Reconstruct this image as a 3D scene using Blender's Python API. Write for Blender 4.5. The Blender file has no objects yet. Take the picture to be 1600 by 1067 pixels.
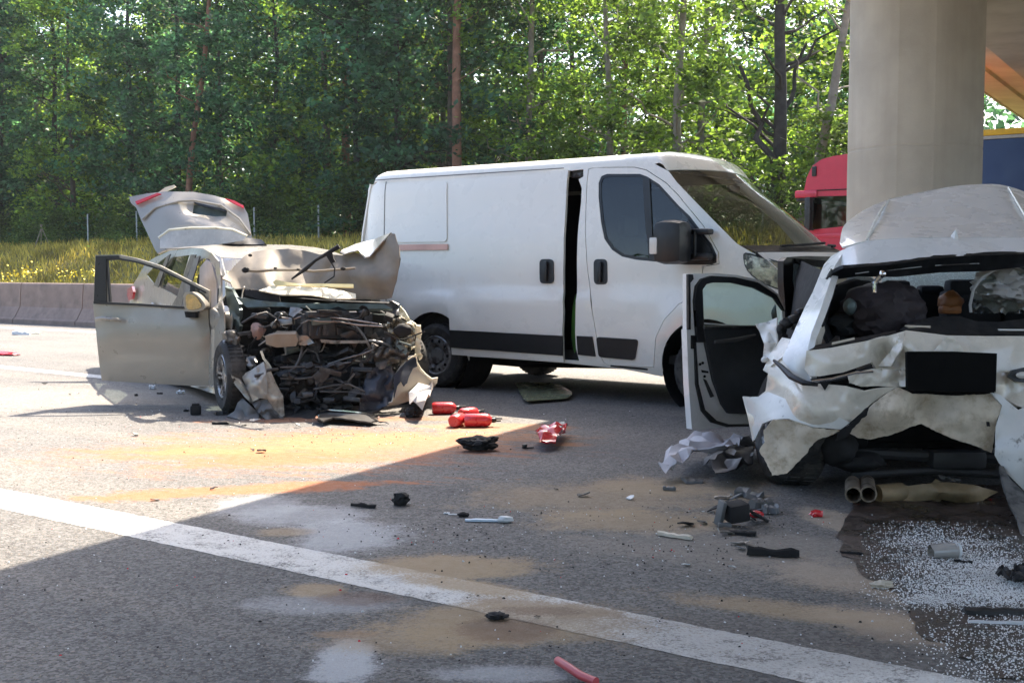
import bpy, bmesh, math, random
import numpy as np
from mathutils import Vector, Matrix, noise
from mathutils.geometry import delaunay_2d_cdt
R = math.radians
SC = bpy.context.scene
COL = SC.collection

# ------------------------------------------------------------------ camera, world, sun
HAZE = .00022
F = 1800.0; H = 1.2; PITCH = math.atan(113.5 / F)
cd = bpy.data.cameras.new('camera'); cam = bpy.data.objects.new('camera', cd); COL.objects.link(cam)
cam.location = (0, 0, H); cam.rotation_euler = (math.pi / 2 - PITCH, 0, 0)
cd.sensor_width = 36; cd.lens = 36 * F / 1600; cd.clip_start = .1; cd.clip_end = 3000
SC.camera = cam
SDIR = Vector((.335, .65, 1)).normalized()            # towards the sun
EL = math.asin(SDIR.z); AZ = math.atan2(SDIR.x, SDIR.y)
w = bpy.data.worlds.new('World'); SC.world = w; w.use_nodes = True
wn = w.node_tree; bg = wn.nodes['Background']
sky = wn.nodes.new('ShaderNodeTexSky'); sky.sky_type = 'NISHITA'; sky.sun_disc = False
sky.sun_elevation = EL; sky.sun_rotation = AZ; sky.altitude = 300
sky.air_density = 1.0; sky.dust_density = 4.0; sky.ozone_density = .3
wn.links.new(sky.outputs[0], bg.inputs[0]); bg.inputs[1].default_value = .15
sd = bpy.data.lights.new('sun', 'SUN'); so = bpy.data.objects.new('sun', sd); COL.objects.link(so)
sd.energy = 5.0; sd.angle = R(.5); sd.color = (1, .88, .72)
so.rotation_euler = (-SDIR).to_track_quat('-Z', 'Y').to_euler(); so.location = (20, 40, 60)
SC.view_settings.view_transform = 'Standard'; SC.view_settings.look = 'None'
SC.view_settings.exposure = 1.85; SC.view_settings.gamma = 1; SC.view_settings.use_curve_mapping = False
try:
    SC.cycles.max_bounces = 12; SC.cycles.diffuse_bounces = 5; SC.cycles.transparent_max_bounces = 24
    SC.cycles.use_denoising = True
except Exception: pass

# ------------------------------------------------------------------ picture rays -> places
def ray(px, py):
    dx = (px - 800) / F; dz = -(py - 533.5) / F
    return Vector((dx, math.cos(PITCH) + dz * math.sin(PITCH), -math.sin(PITCH) + dz * math.cos(PITCH)))
O = Vector((0, 0, H))
def G(px, py, z=0.0):
    d = ray(px, py); return O + d * ((z - H) / d.z)
def W(px, py, Y):
    d = ray(px, py); return O + d * (Y / d.y)
RD = Vector((.819, -.573, 0)).normalized()             # along the motorway (to the right, nearer)
RN = Vector((.573, .819, 0)).normalized()              # across it, away from the camera
def road(s, t, z=0): return RD * s + RN * t + Vector((0, 0, z))

# ------------------------------------------------------------------ materials
class NT:
    def __init__(s, name):
        s.m = bpy.data.materials.new(name); s.m.use_nodes = True; s.t = s.m.node_tree
        s.b = s.t.nodes['Principled BSDF']; s.out = s.t.nodes['Material Output']
        s.tc = s.n('ShaderNodeTexCoord'); s.P = s.tc.outputs['Object']
    def n(s, k, **kw):
        x = s.t.nodes.new(k)
        for a, v in kw.items(): setattr(x, a, v)
        return x
    def l(s, a, b): s.t.links.new(a, b)
    def set(s, sock, v):
        if hasattr(v, 'links') or isinstance(v, bpy.types.NodeSocket): s.l(v, sock)
        elif isinstance(v, (tuple, list)) and len(v) == 3 and sock.type == 'RGBA': sock.default_value = (*v, 1)
        else: sock.default_value = v
    def noise(s, scale, detail=4, rough=.55, dist=0, vec=None):
        x = s.n('ShaderNodeTexNoise'); x.inputs['Scale'].default_value = scale; x.inputs['Detail'].default_value = detail
        x.inputs['Roughness'].default_value = rough; x.inputs['Distortion'].default_value = dist
        s.l(vec or s.P, x.inputs['Vector']); return x.outputs[0]
    def vor(s, scale, vec=None, out='Color', feat='F1'):
        x = s.n('ShaderNodeTexVoronoi'); x.feature = feat; x.inputs['Scale'].default_value = scale
        s.l(vec or s.P, x.inputs['Vector']); return x.outputs[out]
    def math(s, op, a, b=0.0, clamp=False):
        x = s.n('ShaderNodeMath', operation=op); x.use_clamp = clamp
        s.set(x.inputs[0], a); s.set(x.inputs[1], b); return x.outputs[0]
    def rng(s, v, a, b, c=0.0, d=1.0, smooth=True):
        x = s.n('ShaderNodeMapRange'); x.interpolation_type = 'SMOOTHSTEP' if smooth else 'LINEAR'
        s.set(x.inputs[0], v)
        for i, q in enumerate((a, b, c, d)): s.set(x.inputs[i + 1], q)
        return x.outputs[0]
    def mix(s, f, a, b, mode='MIX'):
        x = s.n('ShaderNodeMix', data_type='RGBA', blend_type=mode)
        s.set(x.inputs[0], f); s.set(x.inputs[6], a); s.set(x.inputs[7], b); return x.outputs[2]
    def map(s, loc=(0, 0, 0), rot=0, sc=(1, 1, 1), typ='TEXTURE', vec=None):
        x = s.n('ShaderNodeMapping', vector_type=typ); x.inputs['Location'].default_value = loc
        x.inputs['Rotation'].default_value = (0, 0, rot); x.inputs['Scale'].default_value = sc
        s.l(vec or s.P, x.inputs['Vector']); return x.outputs[0]
    def bump(s, h, strength=.3, dist=.01):
        x = s.n('ShaderNodeBump'); x.inputs['Strength'].default_value = strength; x.inputs['Distance'].default_value = dist
        s.l(h, x.inputs['Height']); s.l(x.outputs[0], s.b.inputs['Normal'])
    def col(s, v): s.set(s.b.inputs['Base Color'], v)
    def rough(s, v): s.set(s.b.inputs['Roughness'], v)

def mat(name, c, rough=.5, metal=0., var=.12, vs=6., bump=0., bs=40., coat=0., dirt=None, ds=5., da=(.45, .62), spec=.5):
    n = NT(name)
    f = n.rng(n.noise(vs, 5), .3, .7, 1 - var, 1 + var, False)
    x = n.n('ShaderNodeMix', data_type='RGBA', blend_type='MULTIPLY'); x.inputs[0].default_value = 1
    n.set(x.inputs[6], tuple(c)); n.l(f, x.inputs[7]); c2 = x.outputs[2]
    r = n.rng(n.noise(vs * 3, 3), .3, .7, max(.02, rough - .08), min(1, rough + .08), False)
    if dirt:
        dm = n.rng(n.noise(ds, 7, .68), da[0], da[1])
        c2 = n.mix(dm, c2, dirt); r = n.math('MAXIMUM', r, n.math('MULTIPLY', dm, .8))
    n.col(c2); n.rough(r)
    n.b.inputs['Metallic'].default_value = metal; n.b.inputs['Coat Weight'].default_value = coat
    n.b.inputs['Coat Roughness'].default_value = .06; n.b.inputs['Specular IOR Level'].default_value = spec
    if bump: n.bump(n.noise(bs, 5), bump, .01)
    return n.m

def glass(name, tint, refl=.09, rough=.02, milk=0., milkcol=(.6, .7, .68)):
    n = NT(name); t = n.t
    tr = n.n('ShaderNodeBsdfTransparent'); tr.inputs[0].default_value = (*tint, 1)
    gl = n.n('ShaderNodeBsdfGlossy'); gl.inputs['Roughness'].default_value = rough
    lw = n.n('ShaderNodeFresnel'); lw.inputs[0].default_value = 1.5
    gb = n.n('ShaderNodeNewGeometry')
    f = n.math('MULTIPLY', n.math('ADD', lw.outputs[0], refl * .25, True), n.math('SUBTRACT', 1.0, gb.outputs['Backfacing']))
    mx = n.n('ShaderNodeMixShader'); n.l(f, mx.inputs[0]); n.l(tr.outputs[0], mx.inputs[1]); n.l(gl.outputs[0], mx.inputs[2])
    o = mx.outputs[0]
    if milk:
        df = n.n('ShaderNodeBsdfTranslucent'); df.inputs[0].default_value = (*milkcol, 1)
        d2 = n.n('ShaderNodeBsdfDiffuse'); d2.inputs[0].default_value = (*milkcol, 1)
        m3 = n.n('ShaderNodeMixShader'); n.l(df.outputs[0], m3.inputs[1]); n.l(d2.outputs[0], m3.inputs[2])
        m2 = n.n('ShaderNodeMixShader'); n.set(m2.inputs[0], n.rng(n.vor(30, out='Distance', feat='DISTANCE_TO_EDGE'), 0, .08, min(1, milk + .35), milk, False))
        n.l(o, m2.inputs[1]); n.l(m3.outputs[0], m2.inputs[2]); o = m2.outputs[0]
    n.l(o, n.out.inputs[0]); return n.m

def leafmat(name, c, tc, var=.35, tf=.45, hue=.5):
    n = NT(name)
    oi = n.n('ShaderNodeObjectInfo')
    gm = n.n('ShaderNodeNewGeometry')
    ri = gm.outputs['Random Per Island']
    k = n.rng(ri, 0, 1, 1 - var, 1 + var, False)
    k = n.math('MULTIPLY', k, n.rng(oi.outputs['Random'], 0, 1, .75, 1.3, False))
    k = n.math('MULTIPLY', k, n.rng(n.noise(.75, 3, .6), .32, .68, .5, 1.5))
    def mul(col):
        x = n.n('ShaderNodeMix', data_type='RGBA', blend_type='MULTIPLY'); x.inputs[0].default_value = 1
        n.set(x.inputs[6], col); n.l(k, x.inputs[7]); return x.outputs[2]
    warm = n.math('MULTIPLY', n.math('FRACT', n.math('MULTIPLY', oi.outputs['Random'], 7.31)), hue)
    c1 = n.mix(warm, mul(tuple(c)), mul((c[0] * 1.5, c[1] * 1.05, c[2] * .7)))
    df = n.n('ShaderNodeBsdfPrincipled'); n.l(c1, df.inputs['Base Color']); df.inputs['Roughness'].default_value = .45
    df.inputs['Specular IOR Level'].default_value = .2
    tl = n.n('ShaderNodeBsdfTranslucent'); n.l(mul(tuple(tc)), tl.inputs[0])
    mx = n.n('ShaderNodeMixShader'); mx.inputs[0].default_value = tf
    n.l(df.outputs[0], mx.inputs[1]); n.l(tl.outputs[0], mx.inputs[2]); n.l(mx.outputs[0], n.out.inputs[0])
    return n.m

# ------------------------------------------------------------------ object helpers
def org(parent):
    while parent is not None:
        if 'o' in parent: return Vector(parent['o'])
        parent = parent.parent
    return Vector((0, 0, 0))
def empty(name, loc=(0, 0, 0), label=None, cat=None, group=None, rz=0):
    o = bpy.data.objects.new(name, None); COL.objects.link(o); o.location = loc; o.rotation_euler = (0, 0, rz)
    o.empty_display_size = .2; tag(o, label, cat, group); return o
def tag(o, label=None, cat=None, group=None, kind=None):
    if label: o['label'] = label
    if cat: o['category'] = cat
    if group: o['group'] = group
    if kind: o['kind'] = kind
    return o
def mesh(name, V, Fc, m, parent=None, smooth=True, ang=38, loc=None, mats=None, mi=None):
    me = bpy.data.meshes.new(name); me.from_pydata([tuple(v) for v in V], [], Fc)
    for q in (mats or [m]): me.materials.append(q)
    if mi: me.polygons.foreach_set('material_index', mi)
    if smooth:
        me.polygons.foreach_set('use_smooth', [True] * len(me.polygons))
        try: me.set_sharp_from_angle(angle=R(ang))
        except Exception: pass
    me.update()
    o = bpy.data.objects.new(name, me); COL.objects.link(o); o.parent = parent
    if loc is not None: o.location = loc
    return o
def rebase(o, base):
    """put a world-built mesh at a base point of its own"""
    base = Vector(base); o.data.transform(Matrix.Translation(-base)); o.location = base; return o

class MB:
    def __init__(s): s.V = []; s.F = []
    def add(s, V, Fc, M=None):
        k = len(s.V)
        s.V += [tuple(M @ Vector(v)) if M else tuple(v) for v in V]; s.F += [tuple(i + k for i in f) for f in Fc]; return s
    def box(s, c, d, M=None, bev=0.0, rot=None):
        x, y, z = d[0] / 2, d[1] / 2, d[2] / 2
        T = Matrix.Translation(c)
        if rot: 
            from mathutils import Euler
            T = T @ Euler(rot).to_matrix().to_4x4()
        if M: T = M @ T
        if bev <= 0:
            V = [(-x, -y, -z), (x, -y, -z), (x, y, -z), (-x, y, -z), (-x, -y, z), (x, -y, z), (x, y, z), (-x, y, z)]
            Fc = [(0, 3, 2, 1), (4, 5, 6, 7), (0, 1, 5, 4), (1, 2, 6, 5), (2, 3, 7, 6), (3, 0, 4, 7)]
            return s.add(V, Fc, T)
        bm = bmesh.new(); bmesh.ops.create_cube(bm, size=1)
        bmesh.ops.scale(bm, vec=d, verts=bm.verts)
        bmesh.ops.bevel(bm, geom=bm.edges[:], offset=min(bev, min(d) * .45), segments=2, affect='EDGES', profile=.6)
        V = [v.co.copy() for v in bm.verts]; bm.verts.index_update(); Fc = [[v.index for v in f.verts] for f in bm.faces]; bm.free()
        return s.add(V, Fc, T)
    def tube(s, pts, r, n=8, cap=True):
        pts = [Vector(p) for p in pts]; k0 = len(s.V); m = len(pts)
        rs = r if isinstance(r, (list, tuple)) else [r] * m
        up = Vector((0, 0, 1)); prev = None
        for i, p in enumerate(pts):
            t = (pts[min(i + 1, m - 1)] - pts[max(i - 1, 0)]);
            t = t.normalized() if t.length > 1e-9 else Vector((1, 0, 0))
            if prev is None:
                a = t.orthogonal().normalized()
            else:
                a = (prev - t * prev.dot(t)); a = a.normalized() if a.length > 1e-6 else t.orthogonal().normalized()
            prev = a; b = t.cross(a)
            for j in range(n):
                q = 2 * math.pi * j / n; s.V.append(tuple(p + (a * math.cos(q) + b * math.sin(q)) * rs[i]))
        for i in range(m - 1):
            for j in range(n):
                a = k0 + i * n + j; b = k0 + i * n + (j + 1) % n; s.F.append((a, b, b + n, a + n))
        if cap:
            s.F.append(tuple(k0 + j for j in range(n))[::-1]); s.F.append(tuple(k0 + (m - 1) * n + j for j in range(n)))
        return s
    def lathe(s, prof, n=32, M=None, closed=False):
        """prof: (radius, height along local Z)"""
        V = []; Fc = []; m = len(prof)
        for r, h in prof:
            for j in range(n):
                q = 2 * math.pi * j / n; V.append((r * math.cos(q), r * math.sin(q), h))
        for i in range(m if closed else m - 1):
            for j in range(n):
                a = i * n + j; b = i * n + (j + 1) % n; k = (i + 1) % m
                Fc.append((a, b, k * n + (j + 1) % n, k * n + j))
        return s.add(V, Fc, M)
    def blob(s, c, rad, seed=0, amp=.25, fr=2., sub=3, M=None, flat=None):
        bm = bmesh.new(); bmesh.ops.create_icosphere(bm, subdivisions=sub, radius=1)
        V = []
        for v in bm.verts:
            q = v.co.normalized(); d = 1 + amp * noise.noise(q * fr + Vector((seed * 3.7, seed * 1.3, seed))) + amp * .5 * (1 - 2 * abs(noise.noise(q * fr * 2.3 + Vector((seed, seed * 2.1, 5)))))
            p = Vector((q.x * rad[0] * d, q.y * rad[1] * d, q.z * rad[2] * d)) + Vector(c)
            if flat is not None and p.z < flat: p.z = flat + (p.z - flat) * .05
            V.append(p)
        bm.verts.index_update(); Fc = [[v.index for v in f.verts] for f in bm.faces]; bm.free()
        return s.add(V, Fc, M)
    def obj(s, name, m, parent=None, smooth=True, ang=38, loc=None):
        o = org(parent)
        V = [Vector(v) - o for v in s.V] if o.length else s.V
        return mesh(name, V, s.F, m, parent, smooth, ang, loc)

def pip(p, loop):
    x, y = p; c = False; n = len(loop); j = n - 1
    for i in range(n):
        xi, yi = loop[i]; xj, yj = loop[j]
        if (yi > y) != (yj > y) and x < (xj - xi) * (y - yi) / (yj - yi) + xi: c = not c
        j = i
    return c
def dens(loop, step):
    out = []
    for i in range(len(loop)):
        a = loop[i]; b = loop[(i + 1) % len(loop)]
        n = max(1, int(math.dist(a[:2], b[:2]) / step))
        for k in range(n): out.append(tuple(a[q] + (b[q] - a[q]) * k / n for q in range(len(a))))
    return out
def smoothloop(pts, it=2):
    """Chaikin rounding of a closed outline"""
    for _ in range(it):
        o = []
        for i in range(len(pts)):
            a = pts[i]; b = pts[(i + 1) % len(pts)]
            o.append(tuple(a[q] * .75 + b[q] * .25 for q in range(len(a)))); o.append(tuple(a[q] * .25 + b[q] * .75 for q in range(len(a))))
        pts = o
    return pts
def rcorner(pts, r, k=4):
    o = []
    for i in range(len(pts)):
        a, b, c = (Vector(pts[i - 1][:2]), Vector(pts[i][:2]), Vector(pts[(i + 1) % len(pts)][:2]))
        p = b + (a - b).normalized() * r; q = b + (c - b).normalized() * r
        for j in range(k + 1): t = j / k; w_ = p * (1 - t) ** 2 + b * 2 * t * (1 - t) + q * t * t; o.append((w_.x, w_.y) + tuple(pts[i][2:]))
    return o
def tri2d(loops, step, rnd):
    V = []; E = []
    for lp in loops:
        k = len(V); n = len(lp)
        V += [Vector((p[0], p[1])) for p in lp]; E += [(k + i, k + (i + 1) % n) for i in range(n)]
    xs = [p[0] for p in loops[0]]; ys = [p[1] for p in loops[0]]
    y = min(ys) + step * .5; row = 0
    while y < max(ys):
        x = min(xs) + step * (.5 if row % 2 else .1)
        while x < max(xs):
            p = (x + rnd.uniform(-.12, .12) * step, y + rnd.uniform(-.12, .12) * step)
            if pip(p, loops[0]) and not any(pip(p, l) for l in loops[1:]): V.append(Vector(p))
            x += step
        y += step * .866; row += 1
    r = delaunay_2d_cdt(V, E, [], 0, 1e-5)
    v2, f2 = r[0], r[2]; T = []
    for f in f2:
        c = sum((v2[i] for i in f), Vector((0, 0))) / len(f); c = (c.x, c.y)
        if pip(c, loops[0]) and not any(pip(c, l) for l in loops[1:]): T.append(tuple(f))
    return v2, T
def thicken(V, T, th, toward):
    """give a sheet thickness on the side away from `toward`; front faces look at `toward`"""
    P = np.array([tuple(v) for v in V]); t = np.array(T)
    nf = np.cross(P[t[:, 1]] - P[t[:, 0]], P[t[:, 2]] - P[t[:, 0]])
    c = P[t].mean(1); tw = np.array(tuple(toward))
    if ((tw - c) * nf).sum() < 0: t = t[:, ::-1]; nf = -nf
    N = np.zeros_like(P)
    for k in range(3): np.add.at(N, t[:, k], nf)
    N /= np.maximum(np.linalg.norm(N, axis=1, keepdims=True), 1e-12)
    if th <= 0: return [tuple(p) for p in P], [tuple(map(int, f)) for f in t]
    n = len(P); B = P - N * th
    Fc = [tuple(map(int, f)) for f in t] + [tuple(int(i) + n for i in f[::-1]) for f in t]
    cnt = {}
    for f in t:
        for i in range(3):
            a, b = int(f[i]), int(f[(i + 1) % 3]); cnt[(a, b)] = 1
    for (a, b) in list(cnt):
        if (b, a) not in cnt: Fc.append((b, a, a + n, b + n))
    return [tuple(p) for p in P] + [tuple(p) for p in B], Fc
def patch(name, loops, fmap, m, parent, step=.08, th=.012, toward=None, ang=38, smooth=True, seed=1):
    rnd = random.Random(seed)
    loops = [[p[:2] for p in dens(l, step)] for l in loops]
    v2, T = tri2d(loops, step, rnd)
    V = [Vector(fmap(v.x, v.y)) for v in v2]
    V, Fc = thicken(V, T, th, toward)
    o = org(parent)
    if o.length: V = [Vector(v) - o for v in V]
    return mesh(name, V, Fc, m, parent, smooth, ang)
def sheet(name, pts, m, parent, step=7, th=.01, crump=0., cs=40., ctrl=(), holes=(), seed=1, rag=0., ang=40, toward=None, sm=0):
    """a panel given by its outline: picture point and distance of each corner"""
    rnd = random.Random(seed * 7 + len(pts))
    if sm: pts = smoothloop(pts, sm)
    A = list(pts) + list(ctrl)
    for h in holes: A += [p for p in h if len(p) > 2]
    ax = np.array([(p[0], p[1]) for p in A], float); ay = np.array([p[2] for p in A], float)
    # smooth depth: thin plate spline through all corners
    A2 = {}
    for i in range(len(ax)): A2.setdefault((round(ax[i, 0], 1), round(ax[i, 1], 1)), ay[i])
    C = np.array(list(A2)) / 100.; Yc = np.array(list(A2.values())); n0 = len(C)
    def phi(d2): return np.where(d2 > 1e-12, .5 * d2 * np.log(np.maximum(d2, 1e-12)), 0)
    K = phi(((C[:, None] - C[None]) ** 2).sum(-1)) + np.eye(n0) * .0015; Pm = np.c_[np.ones(n0), C]
    sol = np.linalg.lstsq(np.block([[K, Pm], [Pm.T, np.zeros((3, 3))]]), np.r_[Yc, np.zeros(3)], rcond=None)[0]
    def dep(x, y):
        q = np.array((x, y)) / 100.; return float(phi(((C - q) ** 2).sum(1)) @ sol[:n0] + sol[n0] + q @ sol[n0 + 1:])
    loops = [[p[:2] for p in dens(l, step)] for l in [pts] + list(holes)]
    if rag: loops = [[(p[0] + rnd.uniform(-rag, rag), p[1] + rnd.uniform(-rag, rag)) for p in l] for l in loops]
    v2, T = tri2d(loops, step, rnd)
    V = []
    for v in v2:
        Y = dep(v.x, v.y)
        if crump:
            q = Vector((v.x / cs * .8, v.y / cs * .8, seed * 5.17 + len(pts)))
            Y += .75 * crump * (.8 - 2.6 * abs(noise.noise(q)) - .5 * abs(noise.noise(q * 2.3 + Vector((3, 1, 7)))) - .12 * abs(noise.noise(q * 5.3)))
        V.append(W(v.x, v.y, Y))
    V, Fc = thicken(V, T, th, toward or O)
    o = org(parent)
    if o.length: V = [Vector(v) - o for v in V]
    ob = mesh(name, V, Fc, m, parent, True, ang)
    if parent is None:
        c = sum((Vector(v.co) for v in ob.data.vertices), Vector()) / len(ob.data.vertices); c.z = 0; rebase(ob, c)
    return ob

# ------------------------------------------------------------------ ground and road
def g2(px, py):
    p = G(px, py); return (p.x, p.y)
def stain_layers(n, base, rough0):
    """sand, powder and dirt that the crash left on the asphalt, each a patch with its own place and shape"""
    nz = n.noise(2.2, 7, .66); nf = n.noise(14, 6, .7); ns = n.noise(1, 5, .6, vec=n.map(rot=R(-20), sc=(.5, .09, 1)))
    wob = n.math('ADD', n.math('MULTIPLY', n.math('SUBTRACT', nz, .5), 1.7), n.math('MULTIPLY', n.math('SUBTRACT', nf, .5), .9))
    wst = n.math('ADD', wob, n.math('MULTIPLY', n.math('SUBTRACT', ns, .5), 2.2))
    SAND = (.33, .108, .032); TAN = (.36, .265, .155); WHITE = (.50, .515, .53); BROWN = (.13, .07, .045); GREY = (.30, .26, .21)
    # pixel centre, half size along the pixel x / along depth in metres, rotation, colour, softness, opacity, streaky
    L = [((480, 700), 1.5, .85, 8, SAND, .9, .85, 1), ((395, 765), .95, .16, 14, SAND, .6, .95, 1), ((430, 715), .7, .30, 20, (.27, .095, .03), .6, .75, 1),
         ((640, 690), 1.1, .5, 12, (.36, .16, .06), .7, .7, 1), ((760, 668), .7, .25, 0, (.34, .15, .065), .6, .75, 1), ((330, 705), .5, .12, 5, (.36, .145, .05), .5, .7, 1),
         ((560, 655), 1.1, .16, 4, (.30, .12, .045), .5, .7, 1),
         ((100, 620), 2.2, 1.0, 0, GREY, .8, .35, 1),
         ((545, 835), .26, .36, 10, WHITE, .85, .7, 0), ((480, 805), .35, .25, 0, WHITE, .85, .55, 0), ((400, 790), .22, .3, 15, WHITE, .8, .4, 0),
         ((540, 1030), .10, .22, 5, WHITE, .7, .85, 0), ((790, 1052), .24, .08, 0, WHITE, .8, .55, 0), ((490, 945), .3, .12, 0, WHITE, .85, .4, 0), ((640, 905), .2, .1, 0, WHITE, .8, .4, 0),
         ((700, 885), .42, .20, 0, TAN, .8, .95, 0), ((490, 920), .12, .10, 0, TAN, .7, .8, 0), ((560, 935), .16, .09, 0, BROWN, .8, .6, 0), ((440, 832), .16, .1, 0, TAN, .8, .6, 0),
         ((940, 775), .75, .5, 10, TAN, .9, .6, 0), ((1000, 815), .5, .28, 0, TAN, .8, .75, 0), ((1060, 760), .5, .3, 0, TAN, .9, .5, 0), ((735, 917), .36, .10, -25, TAN, .8, 1.0, 0), ((850, 950), .3, .10, -20, (.30, .215, .13), .8, .95, 0), ((810, 975), .5, .25, 0, TAN, .85, .9, 0), ((640, 1000), .35, .14, 0, TAN, .85, .6, 0),
         ((800, 985), .18, .12, 0, BROWN, .8, .7, 0), ((840, 955), .15, .06, 0, BROWN, .8, .55, 0), ((530, 990), .14, .05, 0, (.28, .18, .1), .8, .6, 0),
         ((1240, 955), .5, .12, -25, TAN, .85, .75, 0), ((1330, 905), .45, .22, -50, (.42, .33, .24), .85, .7, 0), ((1300, 810), .14, .35, 10, (.42, .34, .25), .8, .7, 0), ((1440, 985), .42, .18, -35, (.40, .31, .22), .85, .75, 0),
         ((1200, 860), .9, .4, -15, GREY, .9, .5, 0), ((1180, 1000), .8, .3, -20, (.10, .085, .075), .9, .4, 0), ((900, 700), 1.6, .5, 0, (.07, .07, .075), .9, .35, 0)]
    gq = n.math('MULTIPLY', n.math('SUBTRACT', n.noise(80, 5, .8), .5), 2.0)
    tot = None
    for (px, py), a, b, rot, c, soft, op, st in L:
        x, y = g2(px, py)
        v = n.map((x, y, 0), R(rot), (a, b, 1e4))
        ln = n.n('ShaderNodeVectorMath', operation='LENGTH'); n.l(v, ln.inputs[0])
        d = n.math('ADD', ln.outputs['Value'], wst if st else wob)
        m = n.math('MULTIPLY', n.rng(d, 1 + soft * .5, 1 - soft * .75), op)
        m = n.math('MULTIPLY', n.rng(n.math('ADD', n.rng(d, 1 + soft * .6, 1 - soft * .75), gq), .12, 1.02), op * .88)
        base = n.mix(m, base, c)
        tot = m if tot is None else n.math('MAXIMUM', tot, m)
    return base, tot
def asphalt():
    n = NT('asphalt')
    big = n.noise(.35, 5, .6); mid = n.noise(3.0, 5, .6)
    base = n.mix(n.rng(big, .35, .65), (.092, .092, .091), (.132, .129, .124))
    base = n.mix(n.math('MULTIPLY', n.rng(mid, .4, .7), .35), base, (.075, .074, .074))
    tr = n.noise(1, 4, .55, vec=n.map(rot=math.atan2(RD.y, RD.x), sc=(14, .55, 1)))
    base = n.mix(n.math('MULTIPLY', n.rng(tr, .42, .68), .45), base, (.165, .152, .136))
    st = n.vor(92, out='Color'); sep = n.n('ShaderNodeSeparateColor'); n.l(st, sep.inputs[0])
    k = n.rng(sep.outputs[0], 0, 1, .46, 1.54, False)
    x = n.n('ShaderNodeMix', data_type='RGBA', blend_type='MULTIPLY'); x.inputs[0].default_value = 1
    n.l(base, x.inputs[6]); n.l(k, x.inputs[7]); base = x.outputs[2]
    lt = n.rng(n.noise(55, 3, .8), .60, .70); base = n.mix(n.math('MULTIPLY', lt, .5), base, (.27, .265, .255))
    dk = n.rng(n.noise(42, 3, .8), .42, .32); base = n.mix(n.math('MULTIPLY', dk, .75), base, (.024, .025, .027))
    base, tot = stain_layers(n, base, .8)
    n.col(base); n.rough(n.rng(n.noise(20, 3), .3, .7, .68, .9)); n.b.inputs['Specular IOR Level'].default_value = .35
    hv = n.math('ADD', n.math('MULTIPLY', n.vor(105, out='Distance'), -.7), n.noise(240, 2))
    n.bump(hv, .55, .006)
    return n.m
def paint():
    n = NT('worn_white_road_paint')
    wear = n.noise(9, 7, .72); fine = n.noise(75, 4, .75)
    wv = n.math('ADD', n.math('MULTIPLY', wear, .6), n.math('MULTIPLY', fine, .55))
    base = n.mix(n.rng(wv, .56, .72), (.62, .61, .58), (.14, .135, .13))
    base, tot = stain_layers(n, base, .7)
    n.col(base); n.rough(.75)
    br = n.n('ShaderNodeTexBrick'); br.inputs['Scale'].default_value = 1; br.inputs['Mortar Size'].default_value = .012; br.inputs['Brick Width'].default_value = .075; br.inputs['Row Height'].default_value = .055
    n.l(n.map(rot=math.atan2(RD.y, RD.x)), br.inputs['Vector'])
    n.bump(n.math('ADD', n.math('MULTIPLY', br.outputs['Fac'], -1.2), n.math('MULTIPLY', fine, .8)), .7, .01)
    return n.m
M_ASPH = asphalt(); M_LINE = paint()
M_SOIL = mat('dry_soil', (.16, .13, .07), .95, var=.3, vs=.5, bump=.4, bs=8)
def quad_sheet(name, s0, s1, t0, t1, z, m, ns=1, nt=1):
    V = []; Fc = []
    for i in range(ns + 1):
        for j in range(nt + 1): V.append(road(s0 + (s1 - s0) * i / ns, t0 + (t1 - t0) * j / nt, z))
    for i in range(ns):
        for j in range(nt): a = i * (nt + 1) + j; Fc.append((a, a + nt + 1, a + nt + 2, a + 1))
    return mesh(name, V, Fc, m, smooth=False)
S = 700
gr = mesh('ground', [(-S, -S, -.06), (S, -S, -.06), (S, S, -.06), (-S, S, -.06)], [(0, 1, 2, 3)], M_SOIL, smooth=False); tag(gr, kind='structure')
TB = RN.dot(G(0, 504))                                   # barrier foot line across the road
tag(quad_sheet('road', -150, 150, -14, TB + .75, 0, M_ASPH, 8, 4), kind='structure')
tag(quad_sheet('opposite_road', -150, 150, 18.6, 26.2, -.004, M_ASPH, 8, 2), kind='structure')
def line_strip(name, a, b, ext0, ext1, wd, z=.0015):
    a = G(*a); b = G(*b); d = (b - a).normalized(); nn = Vector((-d.y, d.x, 0)) * wd / 2
    a = a - d * ext0; b = b + d * ext1; L = (b - a).length; V = []; Fc = []; us = [0.]
    while us[-1] < L:
        q = a + d * us[-1]; us.append(us[-1] + (.03 if 2.5 < q.y < 9 else .6))
    N = len(us) - 1; rr = random.Random(int(L * 10))
    for u in us:
        p = a + d * u; j = [1 + rr.uniform(-.5, .5) * .05 + .04 * noise.noise(Vector((u * 3, k, 2))) for k in (0, 9)]
        V += [p - nn * j[0] + Vector((0, 0, z)), p + nn * j[1] + Vector((0, 0, z))]
    for i in range(N): Fc.append((2 * i, 2 * i + 2, 2 * i + 3, 2 * i + 1))
    return tag(mesh(name, V, Fc, M_LINE, smooth=False), kind='structure')
nw = []
for (tx, ty), (bx, by) in (((0, 760), (0, 797)), ((620, 880), (620, 918)), ((1000, 962), (1000, 1008))):
    nw.append((G(tx, ty), G(bx, by)))
d0 = ((nw[2][0] + nw[2][1]) - (nw[0][0] + nw[0][1])).normalized()
wd0 = sum(abs((a - b).dot(Vector((-d0.y, d0.x, 0)))) for a, b in nw) / 3
line_strip('lane_line', (0, 778), (1000, 984), 30, 12, wd0)
line_strip('lane_line', (0, 573), (150, 588), 40, .6, .2)
line_strip('edge_line', (0, 511.5), (145, 518.5), 60, 60, .30)

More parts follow.
